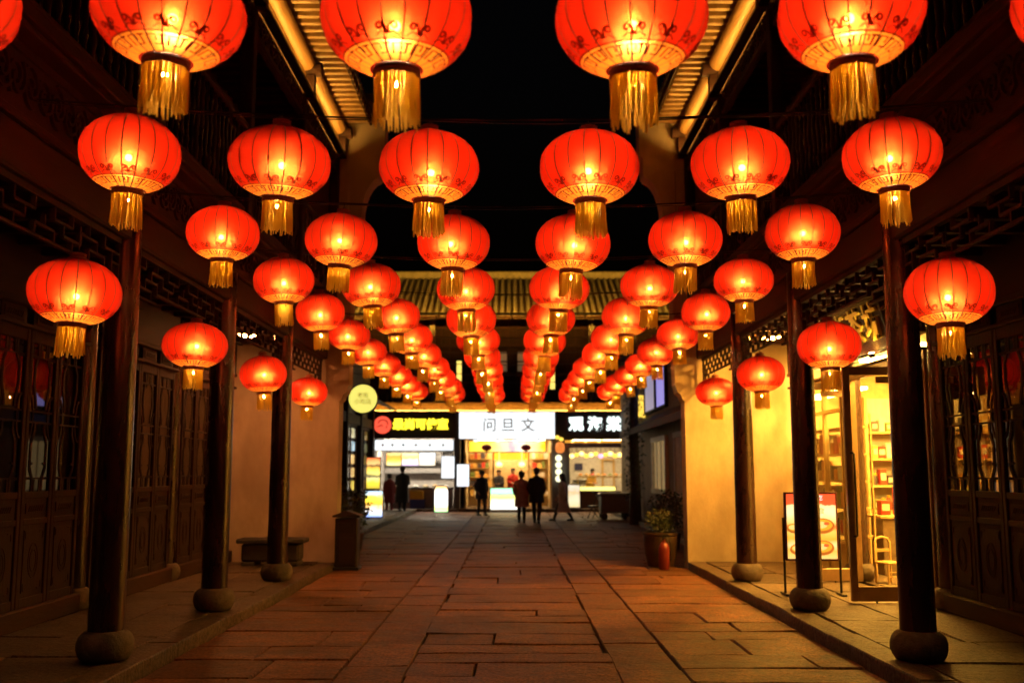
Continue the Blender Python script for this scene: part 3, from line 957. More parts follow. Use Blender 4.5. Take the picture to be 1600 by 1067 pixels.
def text_mesh(body, size, depth=.012, font_res=2, bold=0.0):
    c = bpy.data.curves.new("lettering", 'FONT')
    c.body = body; c.size = size; c.extrude = depth; c.resolution_u = font_res; c.align_x = 'CENTER'; c.align_y = 'CENTER'; c.offset = bold
    o = bpy.data.objects.new("lettering", c); COL.objects.link(o)
    dg = bpy.context.evaluated_depsgraph_get()
    me = bpy.data.meshes.new_from_object(o.evaluated_get(dg))
    bpy.data.objects.remove(o); bpy.data.curves.remove(c)
    return me
def lettering(body, size, mat, parent, loc, rot=(PI/2,0,0), depth=.012, bold=0.0, name="lettering"):
    me = text_mesh(body, size, depth, 2, bold); me.name = name
    me.materials.clear(); me.materials.append(mat)
    base = wloc(parent)
    return mesh_obj(name, me, parent, Vector(loc)-base, rot)

def leafy(m, c, rx, ry, rz, n, size, rnd, shell=.35):
    for _ in range(n):
        u = Vector((rnd.gauss(0,1),rnd.gauss(0,1),rnd.gauss(0,1))).normalized()*(shell+(1-shell)*rnd.random()**.6)
        if rnd.random() < .25: u *= 1.15
        p = Vector(c)+Vector((u.x*rx,u.y*ry,u.z*rz))
        d = Vector((rnd.gauss(0,1),rnd.gauss(0,1),rnd.gauss(0,.7))).normalized()
        e = d.orthogonal().normalized()*size*.32
        q = d*size*rnd.uniform(.7,1.3)
        up = d.cross(e).normalized()*size*.08
        m.add([p,p+q*.5+e+up,p+q,p+q*.5-e+up],[(0,1,2),(0,2,3)])

# ------------------------------------------------------------------ the near shop on the right (inside the gallery)
SHP = thing("shop_interior", (6.6,14.4,WZ), "warm yellow shop interior behind the open glass doors on the right", "shop")
m = MB(); m.bx(4.92,9,11.5,YW-.01,WZ-.04,WZ+.004); m.build("shop_floor", M['walk'], SHP)
m = MB(); m.bx(4.95,9,YW-.08,YW-.03,WZ,3.9); m.build("back_wall", M['cream'], SHP)
m = MB(); m.bx(8.8,8.9,8.6,YW-.1,WZ,3.9); m.build("inner_wall", M['cream'], SHP)
m = MB(); m.bx(4.95,8.8,8.55,8.65,WZ,3.9); m.build("side_wall", M['cream'], SHP)
m = MB(); m.bx(5.7,8.8,11.36,11.44,WZ+.004,3.39); m.build("added_partition", M['cream'], SHP)  # wall added to keep shop light out of the nearest bay
m = MB(); m.bx(4.95,8.8,8.6,YW-.1,3.4,3.46); m.build("shop_ceiling", M['white'], SHP)
for x in (5.6,7.0):
    for y in (12.3,13.9,15.5):
        m = MB(); m.bx(x-.3,x+.3,y-.3,y+.3,3.37,3.395); m.build("ceiling_panel_lamp", M['shopled'], SHP)
m = MB(); m.bx(5.75,5.98,YW-.38,YW-.1,WZ,3.3); m.build("wall_pier", M['yellowwood'], SHP)
# facade of the shop: header, fixed side lights
m = MB(); m.bx(4.80,4.90,11.54,14.26,2.93,3.06); m.build("door_header", M['bronze'], SHP, bevel=.008)
for y in (11.58,14.22): 
    m = MB(); m.bx(4.80,4.90,y-.04,y+.04,WZ,2.93); m.build("door_jamb", M['bronze'], SHP, bevel=.008)
for y in (14.62,15.45,16.3,17.2):
    m = MB(); m.bx(4.81,4.89,y-.035,y+.035,WZ,3.06); m.build("window_mullion", M['yellowwood'], SHP, bevel=.008)
for z in (WZ+.04,.62,2.55,3.03):
    m = MB(); m.bx(4.815,4.885,14.655,17.165,z-.03,z+.03); m.build("window_rail", M['yellowwood'], SHP, bevel=.006)
for y0,y1 in ((14.66,15.41),(15.49,16.26),(16.34,17.16)):
    m = MB(); m.bx(4.848,4.854,y0,y1,.65,2.52); m.build("window_pane", M['glass'], SHP)
    m = MB(); m.bx(4.84,4.86,y0,y1,WZ+.075,.588); m.build("window_apron", M['yellowwood'], SHP)
    m = MB(); m.bx(4.848,4.854,y0,y1,2.585,2.995); m.build("window_pane", M['glass'], SHP)

def glass_door(y, x0, x1, label):
    W = x1-x0; H = 2.76
    D = thing("glass_door", ((x0+x1)/2, y, WZ+.02), label, "door", "open double doors of the glowing shop")
    m = MB(); w = W/2
    m.bx(-w,-w+.085,-.025,.025,0,H); m.bx(w-.085,w,-.025,.025,0,H); m.bx(-w+.085,w-.085,-.024,.024,0,.17); m.bx(-w+.085,w-.085,-.024,.024,H-.10,H)
    m.build("door_frame", M['bronze'], D, local=True, bevel=.006)
    m = MB(); m.bx(-w+.08,w-.08,-.004,.004,.16,H-.09); m.build("glass_pane", M['glass'], D, local=True)
    for sg in (-1,1):
        m = MB(); hx = -w+.13
        m.tube([(hx-.07,sg*.02,.75),(hx-.07,sg*.07,.75),(hx-.05,sg*.075,.76),(hx-.05,sg*.075,1.72),(hx-.07,sg*.07,1.73),(hx-.07,sg*.02,1.73)],.014,8)
        m.build("door_handle", M['black'], D, local=True, smooth=60)
    m = MB(); m.tube([(-w+.30,0,.0),(-w+.30,0,-.03)],.012,8); m.build("floor_stop", M['black'], D, local=True)
    m = MB(); m.bx(w-.42,w-.12,-.05,-.03,H-.2,H-.12); m.build("door_closer", M['bronze'], D, local=True)
    return D
D1 = glass_door(11.98, 3.985, 4.795, "tall bronze-framed glass door leaf open behind the nearest right column")
D2 = glass_door(14.16, 4.20, 4.80, "farther bronze-framed glass door leaf open beside the lit poster stand")
# stickers on the glass
for (x,z,w,h,c) in ((4.22,1.55,.16,.10,M['white']),(4.25,1.33,.2,.03,M['white'])):
    pass

# shelving against the back wall, with goods
rs = random.Random(5)
goods_col = [plain("package_red",(.5,.05,.03),.4),plain("package_orange",(.65,.28,.05),.4),plain("package_amber",(.7,.45,.12),.4),plain("package_dark",(.06,.05,.06),.4),plain("package_white",(.7,.68,.62),.4),plain("package_green",(.16,.22,.06),.4)]
cname = ["red","orange","amber","black","white","green"]
_cnt = {}
ORDN = ["first","second","third","fourth","fifth","sixth","seventh","eighth","ninth","tenth","eleventh","twelfth"]
def nth(key):
    _cnt[key] = _cnt.get(key,0)+1
    return ORDN[_cnt[key]-1]
def jar(loc, r, h, mat, label, group):
    o = thing("jar", loc, label, "jar", group)
    m = MB(); m.lathe([(r*.9,0),(r,.01),(r,h*.7),(r*.75,h*.82),(r*.72,h*.86)],14); m.build("jar_body", mat, o, local=True, smooth=50)
    m = MB(); m.lathe([(r*.8,h*.862),(r*.82,h*.88),(r*.82,h),(r*.5,h+.01)],14); m.build("lid", M['gold'], o, local=True, smooth=50)
def box_(loc, sx, sy, sz, mat, label, group, rz=0.0):
    o = thing("carton", loc, label, "box", group, rz)
    m = MB(); m.bx(-sx/2,sx/2,-sy/2,sy/2,0,sz); m.build("carton_body", mat, o, local=True, bevel=.005)
    m = MB(); m.bx(-sx/2*.8,sx/2*.8,-sy/2-.003,-sy/2+.002,sz*.3,sz*.75); m.build("printed_label", goods_col[4], o, local=True)
def shelf_unit(x0,x1,y0,y1,z0,z1,levels,label,vertical):
    S = thing("shelf_unit", ((x0+x1)/2,(y0+y1)/2,z0), label, "shelf")
    for x in (x0,x1):
        m = MB(); m.bx(x-.02,x+.02,y0,y1,z0,z1); m.build("side_panel", M['yellowwood'], S)
    m = MB(); m.bx(x0+.022,x1-.022,y1-.02,y1,z0,z1); m.build("back_panel", M['white'], S)
    for z in levels:
        m = MB(); m.bx(x0+.022,x1-.022,y0+.005,y1-.022,z-.018,z+.018); m.build("shelf", M['yellowwood'], S)
    return S
lv = [.55,.98,1.40,1.85,2.30]
shelf_unit(6.02,7.1,YW-.45,YW-.1,WZ+.004,2.9,lv,"pale wooden shelf unit of goods seen through the open glass door","")
shelf_unit(7.14,8.2,YW-.45,YW-.1,WZ+.004,2.9,lv,"pale wooden shelf unit of goods seen past the nearest right column","")
names = ["lowest","second lowest","middle","second highest","highest"]
for si,(a,b) in enumerate(((6.06,7.06),(7.18,8.16))):
    for li,z in enumerate(lv):
        x = a+.08
        while x < b-.08:
            r = rs.uniform(.035,.065); ci = rs.randrange(6)
            kd = "jar" if rs.random() < .45 else "carton"
            lab = f"{nth((cname[ci],kd,si,li))} {cname[ci]} {kd} from the left, {names[li]} shelf of the {'left' if si==0 else 'right'} shop shelf unit"
            gr = f"{cname[ci]} goods on the {names[li]} shelf, {'left' if si==0 else 'right'} unit"
            if kd == 'jar': jar((x+r,YW-.28,z+.019), r, rs.uniform(.16,.26), goods_col[ci], lab, gr.replace("goods","jars"))
            else: box_((x+r,YW-.28,z+.019), r*1.9, .16, rs.uniform(.15,.3), goods_col[ci], lab, gr.replace("goods","cartons"))
            x += 2*r + rs.uniform(.005,.03)
# counter in the shop
C1 = thing("shop_counter", (6.3,15.2,WZ+.004), "brown shop counter under the shelves, seen through the open door", "counter")
m = MB(); m.bx(5.5,7.9,15.0,15.5,WZ+.004,.95); m.build("counter_body", surf("counter_stone",(.12,.08,.05),(.22,.16,.1),(.3,.5),9), C1, bevel=.01)
m = MB(); m.bx(5.45,7.95,14.95,15.55,.952,1.0); m.build("counter_top", M['yellowwood'], C1, bevel=.008)
# goods on the counter and in the display window
for i in range(9):
    ci = rs.randrange(6); x = 5.6+i*.25
    box_((x,15.2,1.0), .14,.2,rs.uniform(.12,.42), goods_col[ci], f"{nth((cname[ci],'counter'))} {cname[ci]} carton from the left on the counter of the glowing shop", f"{cname[ci]} cartons on the shop counter", rs.uniform(-.2,.2))
DW = thing("display_rack", (5.15,15.9,WZ+.004), "yellow display rack of packages behind the shop window by the right wall", "rack")
for y in (14.75,17.1):
    for x in (5.0,5.28):
        m = MB(); m.bx(x,x+.02,y-.02,y+.02,WZ+.004,2.5); m.build("rack_post", M['yellowwood'], DW)
m = MB(); m.bx(5.0,5.3,14.8,17.05,2.86,2.90); m.build("added_window_lamp", emit("added_window_glow",(1,.55,.11),60), SHP)  # strip lamp added to brighten the display window
dl = [.7,1.1,1.5,1.9,2.3]
for z in dl:
    m = MB(); m.bx(5.0,5.3,14.772,17.078,z-.015,z+.015); m.build("shelf", M['yellowwood'], DW)
for li,z in enumerate(dl[:-1]):
    y = 14.9
    while y < 16.95:
        ci = rs.randrange(6); w = rs.uniform(.1,.2)
        box_((5.13,y+w/2,z+.016), w, .16, rs.uniform(.14,.32), goods_col[ci], f"{nth((cname[ci],'rack',li))} {cname[ci]} carton from the near end, {['lowest','second','third','top'][li]} level of the window display rack", f"{cname[ci]} cartons, {['lowest','second','third','top'][li]} level of the display rack", PI/2)
        y += w + rs.uniform(.03,.12)
m = MB(); m.bx(4.97,5.0,8.66,11.35,2.45,3.395); m.build("added_light_block", M['wood'], SHP)  # dark board added to block the bright shop ceiling behind the lattice
# child's wooden chair
CH = thing("wooden_chair", (5.2,14.0,WZ+.004), "small pale wooden chair just inside the open glass door", "chair", rz=.35)
for (x,y,h) in ((-.13,-.13,.27),(.13,-.13,.27),(-.13,.13,.56),(.13,.13,.56)):
    m = MB(); m.tube([(x,y,0),(x,y,h)],.016,8); m.build("leg", M['yellowwood'], CH, local=True, smooth=60)
m = MB(); m.bx(-.15,.15,-.15,.15,.27,.295); m.build("seat", M['yellowwood'], CH, local=True, bevel=.008)
m = MB(); m.tube([(-.13,.13,.53),(-.10,.135,.60),(0,.14,.62),(.10,.135,.60),(.13,.13,.53)],.016,8); m.bx(-.12,.12,.122,.138,.42,.46); m.build("backrest", M['yellowwood'], CH, local=True, smooth=60)
for z in (.1,.16):
    m = MB(); m.tube([(-.13,-.13,z),(.13,-.13,z)],.009,6); m.build("stretcher", M['yellowwood'], CH, local=True)
MT = surf("door_mat_weave",(.10,.08,.05),(.2,.16,.1),(.9,1),60)
m = MB(); m.bx(4.95,5.75,12.5,13.7,WZ+.005,WZ+.022); tag(m.build("door_mat", MT, bevel=.004), "brown door mat inside the open shop door", "mat")

# tilted sign plaque over the shop door
PQ = thing("sign_plaque", (4.55,12.95,3.12), "black sign plaque with gold calligraphy tilted out above the shop door", "sign")
PQ.rotation_euler = (0, R(-14), 0)
m = MB(); m.bx(-.03,.03,-1.2,1.2,0,.68); m.build("board", plain("black_lacquer_board",(.035,.022,.009),.22,.0), PQ, local=True, bevel=.01)
m = MB()
for z in (.0,.68): m.bx(-.045,.045,-1.22,1.22,z-.02,z+.02)
for y in (-1.22,1.22): m.bx(-.045,.045,y-.02,y+.02,-.02,.70)
m.build("board_frame", M['woodh'], PQ, local=True, bevel=.006)
for i,ch in enumerate("老街茶坊"):
    me = text_mesh(ch, .50, .014, 2, .006); me.name = "lettering"; me.materials.clear(); me.materials.append(M['gold'])
    mesh_obj("lettering", me, PQ, (-.046, .84-.56*i, .34), (PI/2,0,-PI/2))
for y in (-.75,.05,.85):
    m = MB(); m.lathe([(.0,0),(.035,0),(.045,.02),(.045,.06),(.03,.062)],12,(-.12,y,-.06)); L = m.build("spot_lamp", M['black'], PQ, local=True, smooth=50)
    m = MB(); m.lathe([(0,.064),(.034,.064),(.034,.068),(0,.068)],10,(-.12,y,-.06)); m.build("lamp_lens", M['spot'], L, local=True)
    m = MB(); m.bx(-.12,0,y-.01,y+.01,-.055,-.04); m.build("lamp_arm", M['black'], PQ, local=True)

# porch ceiling lamp by the right wall and a red paper banner
PL = thing("porch_lamp", (4.2,15.9,3.92), "square warm ceiling lamp under the right gallery near the amber wall", "lamp")
m = MB(); m.bx(-.16,.16,-.16,.16,-.14,-.03); m.build("lamp_housing", M['yellowwood'], PL, local=True, bevel=.01)
m = MB(); m.bx(-.13,.13,-.13,.13,-.155,-.142); m.build("lamp_diffuser", emit("porch_lamp_diffuser",(1,.44,.05),1000), PL, local=True)
PL_ADDED = thing("porch_lamp", (-4.2,15.6,3.92), "added square ceiling lamp brightening the reddish wall under the left gallery", "lamp")  # lamp added only to brighten the left end wall
m = MB(); m.bx(-.16,.16,-.16,.16,-.14,-.03); m.build("lamp_housing", M['yellowwood'], PL_ADDED, local=True, bevel=.01)
m = MB(); m.bx(-.13,.13,-.13,.13,-.155,-.142); m.build("lamp_diffuser", emit("added_lamp_diffuser",(1,.34,.09),290), PL_ADDED, local=True)
m = MB(); m.bx(4.70,4.78,16.5,16.8,2.95,3.65); tag(m.build("paper_banner", M['redcloth'], bevel=.006), "red paper banner beside the shop window at the right wall", "banner")

# lit poster stand
PS = thing("poster_stand", (3.77,12.75,WZ), "lit food poster on a black stand half hidden by the second right column", "sign", rz=R(-3))
bands = [(0,(1,.72,.22)),(.12,(1,.55,.08)),(.2,(1,.85,.35)),(.3,(.95,.45,.04)),(.42,(1,.66,.12)),(.5,(.9,.22,.03)),(.56,(1,.74,.2)),(.72,(1,.93,.55)),(.83,(1,.88,.42)),(.845,(.9,.12,.03)),(1,(.85,.10,.03))]
m = MB(); m.bx(-.33,.33,-.03,.03,.42,1.27); m.build("poster_frame", plain("dark_red_frame",(.10,.02,.012),.4), PS, local=True, bevel=.006)
m = MB(); m.bx(-.305,.305,-.036,-.031,.445,1.245); m.build("lit_poster", lightbox("poster_print", bands, 1.05, 2, .13, 9, .445, 1.245), PS, local=True)
_pb = [emit("print_bowl_rim",(.7,.2,.02),.7), emit("print_soup",(1,.45,.03),1.0), emit("print_noodles",(1,.72,.22),1.05), emit("print_garnish",(.75,.14,.03),1.0)]
def ell(cx,cz,r,q,y):
    n=22; me=bpy.data.meshes.new("disc"); me.from_pydata([(cx+r*math.cos(2*PI*k/n),y,cz+r*q*math.sin(2*PI*k/n)) for k in range(n)]+[(cx,y-.0004,cz)],[],[(k,(k+1)%n,n) for k in range(n)]); return me
def mesh_m(me,name,mat):
    me.name=name; me.materials.append(mat); return me
for (cx,cz,r) in ((.13,.85,.155),(-.21,.82,.10),(.12,.58,.15),(-.16,.56,.12)):
    bo = mesh_obj("printed_bowl", mesh_m(ell(cx,cz,r,.62,-.0375),"printed_bowl",_pb[0]), PS)
    mesh_obj("printed_soup", mesh_m(ell(cx,cz+.012,r*.82,.56,-.0385),"printed_soup",_pb[1]), bo)
    mesh_obj("printed_noodles", mesh_m(ell(cx-.02,cz+.012,r*.55,.5,-.0395),"printed_noodles",_pb[2]), bo)
    mesh_obj("printed_garnish", mesh_m(ell(cx+r*.35,cz+.03,r*.22,.6,-.0405),"printed_garnish",_pb[3]), bo)
for bx_,bz,bs,body,mt in ((0,1.195,.075,"特色小吃",M['signw']),(0,1.03,.085,"招牌面食",emit("poster_green_print",(.35,.42,.03),.8))):
    me = text_mesh(body, bs, .001, 1); me.materials.clear(); me.materials.append(mt); me.name="lettering"
    mesh_obj("lettering", me, PS, (bx_,-.040,bz), (PI/2,0,0))
for sx in (-1,1):
    m = MB(); m.tube([(sx*.345,.0,.02),(sx*.345,0,.95)],.016,8); m.build("stand_leg", M['black'], PS, local=True, smooth=60)
    m = MB(); m.prism([(sx*.345-.03,-.16),(sx*.345+.03,-.16),(sx*.345+.03,.16),(sx*.345-.03,.16)],'z',0,.025); m.build("stand_foot", M['black'], PS, local=True, bevel=.006)

# ------------------------------------------------------------------ street furniture near the end walls
TR = thing("stone_trough", (-3.95,16.75,WZ), "dark carved stone trough on the left walkway against the end wall", "trough")
m = MB()
m.bx(-.55,.55,-.26,.26,.36,.44); m.build("trough_rim", M['darkstone'], TR, local=True, bevel=.02)
m = MB(); m.bx(-.47,.47,-.21,.21,.07,.358); m.build("trough_body", M['darkstone'], TR, local=True, bevel=.03)
for sx in (-1,1):
    m = MB(); m.bx(sx*.25,sx*.46,-.22,.22,0,.068); m.build("trough_foot", M['darkstone'], TR, local=True, bevel=.015)

BN = thing("litter_bin", (-2.80,17.25,0), "dark litter bin with a small pitched roof at the left end wall", "bin")
wd = surf("bin_wood",(.007,.004,.004),(.016,.008,.007),(.35,.6),8,(1,1,.2),.2)
m = MB(); m.bx(-.19,.19,-.17,.17,.05,.86); m.build("bin_body", wd, BN, local=True, bevel=.012)
m = MB(); m.prism([(-.23,.88),(.23,.88),(.23,.91),(0,.99),(-.23,.91)],'y',-.22,.22); m.build("bin_roof", wd, BN, local=True)
m = MB(); m.bx(-.22,.22,-.2,.2,0,.05); m.build("bin_plinth", M['black'], BN, local=True, bevel=.006)
m = MB(); m.bx(-.13,.13,-.178,-.168,.62,.78); m.build("bin_opening", M['black'], BN, local=True)
for x in (-.16,.16):
    m = MB(); m.bx(x-.02,x+.02,-.186,-.171,.06,.86); m.build("corner_post", wd, BN, local=True)
m = MB(); m.bx(-.12,.12,-.18,-.171,.1,.55); m.build("bin_door", wd, BN, local=True, bevel=.004)

rp_ = random.Random(21)
PT = thing("potted_shrub", (2.60,17.75,0), "leafy shrub in a large brown glazed pot before the right end wall", "plant")
m = MB(); m.lathe([(.20,0),(.25,.02),(.31,.25),(.335,.48),(.325,.58),(.35,.60),(.35,.64),(.31,.645),(.29,.58)],26); m.build("pot", M['pot'], PT, local=True, smooth=50)
m = MB(); m.lathe([(.0,.57),(.29,.57),(.29,.575),(0,.58)],20); m.build("soil", M['earth'], PT, local=True)
m = MB()
for k in range(7):
    a = k*.9; m.tube([(0,0,.57),(.08*math.cos(a),.08*math.sin(a),.75),(.2*math.cos(a),.2*math.sin(a),.98+.05*(k%3))],[.012,.009,.004],5)
m.build("stem", M['bark'], PT, local=True)
m = MB(); leafy(m,(0,0,.86),.29,.29,.23,520,.06,rp_); m.build("foliage", M['leaf'], PT, local=True)
PT.scale = (.9,.9,.92)
FE = thing("fire_extinguisher", (2.58,17.22,0), "red fire extinguisher standing in front of the big brown pot", "extinguisher")
m = MB(); m.lathe([(.085,0),(.095,.012),(.095,.34),(.085,.40),(.05,.45),(.03,.46),(.03,.49)],20); m.build("cylinder", M['redcan'], FE, local=True, smooth=50)
m = MB(); m.lathe([(.026,.491),(.03,.50),(.03,.53),(.012,.535),(.012,.55)],10); m.bx(-.02,.1,-.012,.012,.54,.556); m.bx(-.02,.09,-.01,.01,.57,.582); m.bx(-.02,.0,-.01,.01,.54,.58); m.build("valve_handle", M['black'], FE, local=True)
m = MB(); m.tube([(.03,0,.51),(.09,0,.50),(.115,0,.42),(.11,0,.2),(.105,0,.14)],.011,6); m.build("hose", M['black'], FE, local=True)

# shrubs and trunk on the right beyond the wall, plants at the left
def shrub(loc, rx, rz_, n, label, potted=True, seed=1, grp=None):
    r_ = random.Random(seed)
    o = thing("potted_shrub", loc, label, "plant", grp)
    m = MB(); m.lathe([(.16,0),(.2,.02),(.24,.3),(.25,.36),(.22,.36),(.21,.3)],18); m.build("pot", M['pot'], o, local=True, smooth=50)
    m = MB()
    for k in range(5):
        a=k*1.3; m.tube([(0,0,.3),(.1*math.cos(a),.1*math.sin(a),.36+rz_),(.2*math.cos(a),.2*math.sin(a),.4+rz_*1.5)],[.012,.008,.004],5)
    m.build("stem", M['bark'], o, local=True)
    m = MB(); leafy(m,(0,0,.4+rz_),rx,rx,rz_,n,.09,r_); m.build("foliage", M['leaf'], o, local=True)
shrub((3.35,21.5,0),.45,.42,420,"bushy shrub in a pot under the barred windows at the right",seed=3)
shrub((-3.35,21.2,0),.40,.45,380,"bushy shrub in a pot behind the litter bin at the left",seed=4)
shrub((-4.35,25.0,WZ),.35,.5,300,"tall shrub in a pot before the lit display windows at the left",seed=5)
TT = thing("ivy_tree", (3.85,31.5,0), "dark ivy-clad tree trunk at the corner beside the right shopfront", "tree")
m = MB(); m.tube([(0,0,0),(.02,0,1.2),(-.02,.02,2.6),(.03,0,4.2),(.0,0,5.6)],[.2,.16,.15,.13,.09],12)
for a in (0.4,2.2,4.0,5.3): m.tube([(0,0,4.2+a*.15),(.5*math.cos(a),.5*math.sin(a),4.9+a*.1),(.9*math.cos(a),.9*math.sin(a),5.5)],[.07,.05,.02],6)
m.build("trunk", M['bark'], TT, local=True, smooth=60)
m = MB()
for k in range(13): leafy(m,(.0,0,.9+k*.33),.32,.32,.25,60,.10,rp_)
m.build("ivy", M['leaf2'], TT, local=True)
m = MB()
for k in range(9):
    a=k*.75; leafy(m,(.75*math.cos(a),.75*math.sin(a),5.2+.4*math.sin(k*1.7)),.45,.45,.35,90,.12,rp_)
m.build("crown", M['leaf2'], TT, local=True)

# ------------------------------------------------------------------ far end: timber house over three shops
YS = 41.5
FB = thing("timber_house", (0,YS+3,0), "dark timber house with golden-lit tiled roof closing the far end of the street", "building")
m = MB(); m.bx(-9,9,YS+.9,YS+1.0,4.5,8.3); m.build("upper_wall", M['wood'], FB)
m = MB()
x = -8.8
while x < 8.9:
    m.bx(x-.025,x+.025,YS+.86,YS+.899,4.5,8.1); x += .36
m.build("wall_battens", M['woodh'], FB)
for z in (5.0,5.75,7.0,7.75):
    m = MB(); m.bx(-9,9,YS+.80,YS+.895,z-.06,z+.06); m.build("wall_rail", M['woodh'], FB)
winp = emit("dim_lit_window",(.55,.36,.18),.16)
for x0 in (-.62,.22):
    f = MB(); f.bx(x0-.04,x0+.46,YS+.74,YS+.86,5.82,5.87); f.bx(x0-.04,x0+.46,YS+.74,YS+.86,6.72,6.77)
    for xx in (x0-.04,x0+.41): f.bx(xx,xx+.05,YS+.74,YS+.86,5.87,6.72)
    f.bx(x0+.04,x0+.41,YS+.76,YS+.84,6.27,6.31)
    w = f.build("window", M['wood'], FB)
    for z in (5.88,6.32):
        p = MB(); p.bx(x0+.02,x0+.40,YS+.80,YS+.81,z,z+.38); p.build("pane", winp, w)
for x0 in (-2.25,1.72):
    f = MB(); f.bx(x0-.13,x0+.13,YS+.66,YS+.78,5.05,6.35); w = f.build("lamp_housing", M['wood'], FB, bevel=.01)
    p = MB(); p.bx(x0-.10,x0+.10,YS+.63,YS+.655,5.1,6.3); p.build("tall_wall_lamp", emit("tall_lamp_glow",(1,.78,.16),1.2), w)
for x0 in (-7.5,-5.2,-3.4,3.4,5.2,7.5):
    m = MB(); m.bx(x0-.12,x0+.12,YS+.55,YS+.79,4.5,8.2); m.build("wall_post", M['lacquer'], FB)
# roof
ye, ze, yr, zr = YS-.6, 8.05, YS+4.2, 10.55
m = MB(); m.prism([(ye,ze),(yr,zr),(yr,zr-.15),(ye,ze-.15)],'x',-10,10); m.build("roof_deck", M['sheath'], FB)
tr_ = M['tile']
n_row = 72
d = Vector((0,yr-ye,zr-ze)); Lr = d.length
rowm = MB()
seg = 9
vs=[];fs=[]
# one half-round row of overlapping tiles along local x
for k in range(14):
    t0 = Lr*k/14; t1 = Lr*(k+1)/14+.03
    for j,(t,r) in enumerate(((t0,.088),(t1,.070))):
        for i in range(6):
            a = PI*i/5; rowm.v.append((t, r*math.cos(a), r*math.sin(a)))
    b = len(rowm.v)-12
    for i in range(5): rowm.f.append((b+i,b+i+1,b+6+i+1,b+6+i))
    rowm.f.append(tuple(b+i for i in range(6)))
rowme = rowm.mesh("tile_row", tr_, recalc=False)
ang = math.atan2(zr-ze, yr-ye)
for i in range(n_row):
    xx = -9.8 + 19.6*i/(n_row-1)
    o = mesh_obj("tile_row", rowme, FB, Vector((xx,ye-.02,ze+.005))-wloc(FB))
    o.rotation_euler = Matrix(((0,-1,0),(math.cos(ang),0,-math.sin(ang)),(math.sin(ang),0,math.cos(ang)))).to_euler()
m = MB(); m.bx(-10,10,yr-.15,yr+.2,zr-.1,zr+.32); m.build("roof_ridge", M['tile'], FB, bevel=.04)
m = MB(); m.bx(-10,10,ye-.06,ye-.01,ze-.12,ze-.0); m.build("eave_board", M['wood'], FB)
m = MB(); m.bx(-9.5,9.5,ye-1.08,ye-.92,ze-.12,ze-.10); m.bx(-9.5,9.5,ye-1.10,ye-1.08,ze-.12,ze-.04); tg = m.build("light_trough", M['black'], FB)
m = MB(); m.bx(-9.4,9.4,ye-1.06,ye-.94,ze-.098,ze-.085); m.build("light_strip", emit("roof_light_strip",(1,.44,.035),620), tg)
for xx in (-9,-6,-3,0,3,6,9):
    m = MB(); m.bx(xx-.02,xx+.02,ye-1.0,ye-.03,ze-.15,ze-.125); m.build("trough_bracket", M['black'], FB)
# lit beam above the shop signs
m = MB(); m.bx(-9,9,YS+.22,YS+.75,4.24,4.52); m.build("sign_beam", M['eavewood'], FB, bevel=.02)
m = MB(); m.bx(-9,9,YS+.02,YS+.12,4.14,4.155); tg = m.build("light_trough", M['black'], FB)
m = MB(); m.bx(-8.9,8.9,YS+.03,YS+.11,4.158,4.165); m.build("light_strip", emit("beam_light_strip",(1,.48,.07),30), tg)
# shop piers
for x0,w in ((-5.85,.16),(-2.28,.12),(2.02,.36),(5.3,.5)):
    m = MB(); m.bx(x0-w,x0+w,YS+.05,YS+.6,0,4.12); m.build("shop_pier", M['greypier'], FB)
FST = structure(thing("shop_step", (0,YS,0), "long stone step under the far shops", None))
for (a,b) in courses(-9,9,1.2,1.9):
    slab(a,b,YS-.3,YS+.35,.13,FST,M['walk'],"step_stone",.2,.01,True)
m = MB(); m.bx(-9,9,YS+.36,YS+5,-.05,.13); m.build("shop_floor", M['walk'], FST)

def room(x0,x1,label,wallm,ledm,lamps,depth=3.4,zc=3.1):
    S = thing("shop_interior", ((x0+x1)/2,YS+1.5,.13), label, "shop")
    yb = YS+depth
    m = MB(); m.bx(x0,x1,yb,yb+.08,.13,zc); m.build("back_wall", wallm, S)
    for xx in (x0-.05,x1): 
        m = MB(); m.bx(xx,xx+.05,YS+.61,yb,.13,zc); m.build("side_wall", wallm, S)
    m = MB(); m.bx(x0,x1,YS+.3,yb,zc,zc+.05); m.build("ceiling", M['white'], S)
    for (lx,ly,lw,ll) in lamps:
        m = MB(); m.bx(lx-lw/2,lx+lw/2,YS+ly-ll/2,YS+ly+ll/2,zc-.03,zc-.005); m.build("ceiling_lamp", ledm, S)
    return S
def lb(name, x0,x1,z0,z1,y,label,mat,framem=None,cat="sign",group=None,th=.12,frame=.03):
    o = thing(name, ((x0+x1)/2,y,z0), label, cat, group)
    w=(x1-x0)/2; h=z1-z0
    m = MB(); m.bx(-w,w,.012,th,0,h); m.build("sign_case", framem or M['black'], o, local=True, bevel=.006)
    m = MB(); m.bx(-w+frame,w-frame,-.004,.01,frame,h-frame); m.build("lit_face", mat, o, local=True)
    return o

